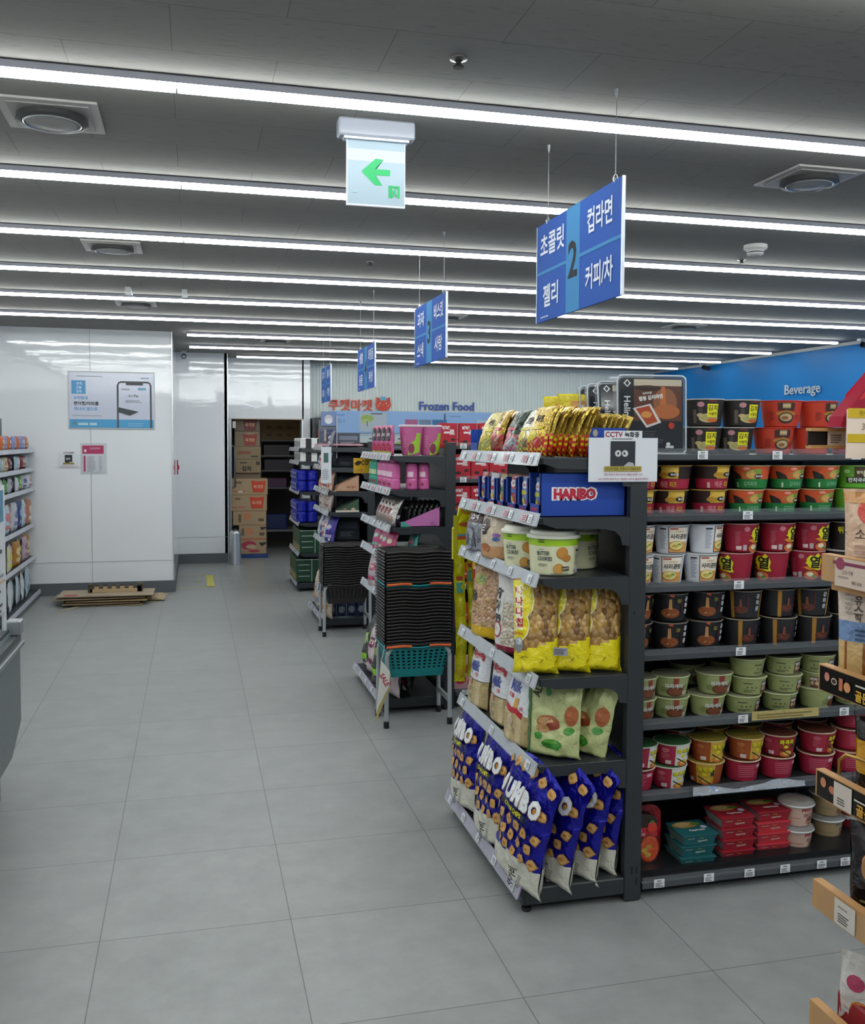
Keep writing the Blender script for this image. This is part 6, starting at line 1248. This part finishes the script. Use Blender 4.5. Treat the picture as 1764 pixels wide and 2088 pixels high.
MB().tube([(-.006, .505, .0), (-.006, .505, .66)], .010, ('#c9cccf', 'plastic')).build('edge_pole', r); MB().box((-.03, .30, -.004), (.01, .52, .01), ('#2e3134', 'plastic')).build('foot', r)
r = tag(empty('freezer_sign_stand', (-.86, 4.35, .72)), 'dark curved top of a stand at the left picture edge', 'stand')
MB().box((-.10, -.02, .86), (.065, .10, .97), ('#3f4340', 'coat'), .02).build('hood', r); MB().box((-.06, .03, 0), (-.03, .06, .86), ('#3f4340', 'coat')).build('pole', r)
# wall shelving at the left
r = tag(empty('wall_shelving', (-2.0, 8.3, 0)), 'shelving against the left wall, filled with small packets', 'shelving')
MB().box((0, 0, .03), (.02, 1.92, 1.60), ('#15171a', 'coat')).build('back_panel', r)
ZL = (1.48, 1.295, 1.10, .745, .42, .07)
for i, z in enumerate(ZL):
    dx = .46 if i < 5 else .50
    MB().box((.02, 0, z-.03), (dx, 1.92, z), MET).build('shelf', r)
    rl = MB().prism([(dx+.0, z-.028), (dx+.008, z-.026), (dx+.0, z+.012), (dx-.006, z+.012)], 1, 0, 1.92, ('#b6b9c4', 'film')).build('price_rail', r)
MB().box((.0, 0, 0), (.50, 1.92, .04), ('#5a5f64', 'paint')).build('plinth', r)
for yy in (0, .62, 1.24, 1.88): MB().box((.0, yy, 0), (.03, yy+.03, 1.62), MET).build('post', r)
cl = [[('#8f90b8', '#b8b4d0'), ('#c8622a', '#b8b0a0')], [('#7a2228', '#a8a0a0'), ('#9ab0bc', '#c8c8cc'), ('#c9b898', '#a08a6a')], [('#b0b0bc', '#3a4a7a'), ('#c4c6cc', '#a86a7a'), ('#3f8a3a', '#8ac06a')], [('#b8bcc8', '#6a7aa0'), ('#20366e', '#8a9ab8'), ('#a8c0d0', '#c86a7a'), ('#a8705a', '#d0c0b0')], [('#b09aa8', '#8a5a7a'), ('#a8762c', '#d0b880'), ('#c4c4a0', '#c8c03a')], [('#9db4c0', '#c4d0d8'), ('#b8c4cc', '#8aa0b0'), ('#c4c8cc', '#e0e4e8')]]
for i, z in enumerate(ZL):
    sz = [.13, .13, .14, .26, .23, .26][i]
    for k in range(8):
        c, c2 = cl[i][k % len(cl[i])]; key = ('wl', c, sz)
        if key not in GM: GM[key] = tag(bag('household_packet', .17, sz, .06, len(GM)*1.3, c, [('e', 0, sz*.6, .045, sz*.16, c2), ('r', -.05, sz*.2, .05, sz*.34, c2)], crk=.006, nu=12, nv=12), 'x', 'packet', 'packets on the left wall shelving')
        inst(GM[key], (-1.585+random.uniform(-.02, .02), 8.46+k*.222, z+.002), (0, 0, math.radians(90+random.uniform(-12, 12))), f"packet on the left wall shelving, {['top', 'second', 'third', 'fourth', 'fifth', 'lowest'][i]} level, {ORD[k]} from the camera")
# ---------------------------------------------------------------- bread rack in the right foreground
WO = mat('#b98a56', 'paper')
r = tag(empty('bread_rack', (1.13, .56, 0)), 'wooden fronted bread rack at the right picture edge', 'shelving')
MB().box((.30, 0, .0), (.33, .94, 1.62), ('#2a2320', 'coat')).build('back_panel', r); MB().box((.02, 0, 0), (.30, .94, .10), ('#2a2320', 'coat')).build('base', r)
LV = (.50, .728, .94, 1.145, 1.335)
for z in LV+(1.611,): MB().box((.09 if z > 1.5 else .0, 0, z-.018), (.30, .94, z), WO).build('shelf', r)
def brail(z0, z1, art, kind):
    b = MB().box((-.018, 0, z0), (0, .945, z1), WO)
    if kind == 'black': b.box((-.0195, 0, z0+.002), (-.018, .94, z1-.002), ('#17130f', 'gloss'))
    else: b.box((-.0205, .0, z0+.001), (-.019, .93, z1-.001), ('#c8b090', 'veil'))
    b.art(lambda u, v, off: (-.0195-off-.0006, .94-u, z0+v), art, L=.2); b.build('rail', r)
brail(.495, .546, [], 'wood')
brail(.725, .776, [('r', .06, .002, .115, .048, '#c4beb4'), ('l', .07, .008, .10, .026, 4, '#4a443e'), ('l', .07, .034, .10, .04, 1, '#8a847c')], 'wood')
brail(.935, .984, [('e', .02, .032, .008, .009, '#c07a5a'), ('e', .045, .026, .009, .007, '#b86a4a'), ('r', .05, .002, .098, .046, '#c4b8ae'), ('l', .06, .008, .088, .022, 3, '#4a443e'), ('t', '골든', .13, .016, .02, 0, .03, .04, '#c9962c'), ('l', .105, .030, .15, .036, 1, '#c9c0b4')], 'black')
brail(1.132, 1.180, [('e', .022, .030, .007, .008, '#c07a6a'), ('e', .042, .026, .008, .006, '#d0b8a8'), ('e', .042, .026, .006, .004, '#17130f'), ('r', .056, .014, .066, .036, '#b86a4a'), ('e', .078, .024, .009, .009, '#c98a5a'), ('l', .10, .032, .16, .038, 1, '#c9c0b4'), ('t', '골든시리즈', .145, .016, .020, 0, .03, .09, '#d0a02c')], 'black')
brail(1.335, 1.383, [('r', .036, -.004, .12, .046, '#c9b4a4'), ('r', .03, .034, .12, .040, '#7a2a4a'), ('e', .050, .036, .012, .011, '#8a3450'), ('t', '소유식빵', .07, .022, .008, 0, .0, .03, '#6a5a50'), ('l', .045, .012, .08, .017, 1, '#9a8a80'), ('t', '₩3,400', .095, .006, .007, 0, .0, .03, '#6a5a50')], 'wood')
b = MB().box((-.058, .93, 1.574), (.10, .945, 1.580), WO).box((-.058, .93, 1.605), (.10, .945, 1.611), WO).box((-.058, .938, 1.578), (.10, .942, 1.606), ('#17130f', 'coat')); b.art(lambda u, v, off: (u, .936-off, v), [('r', -.020, 1.580, .022, 1.605, '#cdb8a0'), ('l', -.014, 1.584, .014, 1.601, 4, '#5a4e44')]); b.build('top_rail', r)
b = MB().box((-.018, .885, 1.557), (.076, .888, 1.643), ('#ead8c8', 'paper')); b.art(lambda u, v, off: (u-.044, .885-off, v), [('r', .026, 1.628, .12, 1.645, '#cdb01c'), ('r', .026, 1.585, .12, 1.600, '#cdb01c'), ('t', '3', .058, 1.613, .012, 0, .0, .01, '#9a8a7a'), ('t', '행사', .056, 1.637, .008, 0, .0, .02, '#8a7a1c')], L=.2); tag(b.build('price_card', loc=(1.13, .56, 0)), 'yellow striped price card clipped on the bread rack', 'price card')
b = MB().prism([(1.105, 1.612), (1.17, 1.612), (1.30, 1.612), (1.30, 1.80), (1.19, 1.722), (1.112, 1.632)], 1, 1.455, 1.492, ('#9c2038', 'gloss')); b.art(lambda u, v, off: (u, 1.455-off, v), [('p', [(1.14, 1.66), (1.29, 1.70), (1.29, 1.79), (1.19, 1.718)], '#c8202c')])
b.prism([(1.14, 1.668), (1.30, 1.70), (1.30, 1.797), (1.19, 1.721)], 1, 1.4922, 1.4926, ('#c8202c', 'gloss'))
tag(b.build('red_gift_pack'), 'glossy red slanted package on top of the bread rack', 'package')
o = tag(bag('loaf_bag', .16, .165, .09, 2.7, '#cfae94', [('e', -.03, .125, .026, .024, '#c4483c'), ('t', '소유식빵', -.02, .085, .02, 0, .0, .09, '#3a2c28'), ('l', -.06, .04, -.01, .07, 3, '#a88a7a'), ('r', -.08, .14, .08, .16, '#c9935e')], shape='gusset', crk=.004, lean=.02), 'bagged bread loaf with round red seal on the bread rack', 'bread'); o.location = (1.215, 1.455, 1.336); o.rotation_euler = (0, 0, math.radians(-42))
def stick():
    mf = lambda u, v: ('#d6c4b4', 'film') if v > .115 else (('#6f8bb4', 'film') if v > .078 else (('#c9a870', 'film') if (u+.3) % .038 > .009 else ('#8a5226', 'film')))
    return bag('milk_stick_bread', .17, .19, .06, 5.9, '#d6c4b4', [('t', '우', -.045, .172, .016, 0, .02, .02, '#4a3c38'), ('t', '유', -.045, .155, .016, 0, .02, .02, '#4a3c38'), ('t', '스', -.045, .138, .016, 0, .02, .02, '#4a3c38'), ('t', '틱', -.045, .124, .014, 0, .02, .02, '#4a3c38'), ('e', .005, .155, .02, .022, '#b8283a'), ('l', -.05, .084, -.02, .108, 3, '#3f5474'), ('l', -.07, .13, -.055, .17, 5, '#a89a8c')], mfn=mf, shape='gusset', crk=.003, lean=-.02, nu=34)
o = tag(stick(), 'x', 'bread', None); o['label'] = 'clear bag of bread sticks with blue band on the bread rack'; o.location = (1.20, 1.44, 1.146); o.rotation_euler = (0, 0, math.radians(-50))
def sand(name, c1, c2, c3, lb, loc, h=.13):
    mf = lambda u, v: (c1, 'film') if v < h*.33 else ((c2, 'film') if v < h*.75 else (c3, 'film'))
    o = tag(bag(name, .13, h, .07, loc[2]*9, c1, [('e', -.01, h*.62, .03, .022, '#b8584a'), ('l', -.04, h*.08, .03, h*.26, 3, '#8a7a4a')], mfn=mf, shape='gusset', crk=.005), lb, 'bread'); o.location = loc; o.rotation_euler = (0, 0, math.radians(-50))
sand('wrapped_bun', '#1a1714', '#c9921c', '#26221f', 'wrapped bun in black and yellow film on the bread rack', (1.205, 1.42, .941), .15)
sand('black_bun_bag', '#121012', '#1a1618', '#2a2426', 'glossy black bun bag with pastry window on the bread rack', (1.20, 1.42, .729), .17)
o = MB(); o.art(lambda u, v, off: (u, -off, v), [('e', 0, 0, .026, .03, '#b98a5a'), ('e', .004, 0, .018, .022, '#4a2436')]); tag(o.prism([(.026*math.cos(k*.4), .03*math.sin(k*.4)) for k in range(16)], 1, 0, .012, ('#c99a66', 'paper')).build('pastry', loc=(1.168, 1.405, .83), rot=(0, 0, math.radians(-40))), 'round pastry showing through the black bag', 'bread')
r = MB().tube([(1.135, 1.47, .985), (1.135, 1.47, 1.01), (1.14, 1.46, 1.022), (1.15, 1.43, 1.022), (1.155, 1.40, 1.02)], .0035, ('#b08a4a', 'metal'), 8).build('wire_hook'); tag(r, 'brass wire loop beside the wrapped bun', 'hook')
b = MB().box((1.15, 1.30, .502), (1.30, 1.48, .575), ('#8a1a22', 'paper'), .004); tag(b.build('red_box'), 'dark red open box on the lowest bread rack shelf', 'box')
for k in range(2):
    o = tag(bag('candy_pouch', .07, .13, .03, 6.1+k, '#c9c4c0', [('e', 0, .08, .018, .014, '#a83a5a'), ('e', .01, .03, .02, .02, '#c9762a')], crk=.005, nu=10, nv=12), ['white pouch with pink flower in the red box, left', 'white and yellow pouch in the red box, right'][k], 'candy pouch', 'pouches in the red box on the bread rack'); o.location = (1.165+.02*k, 1.44-.07*k, .53); o.rotation_euler = (0, 0, math.radians(-60))
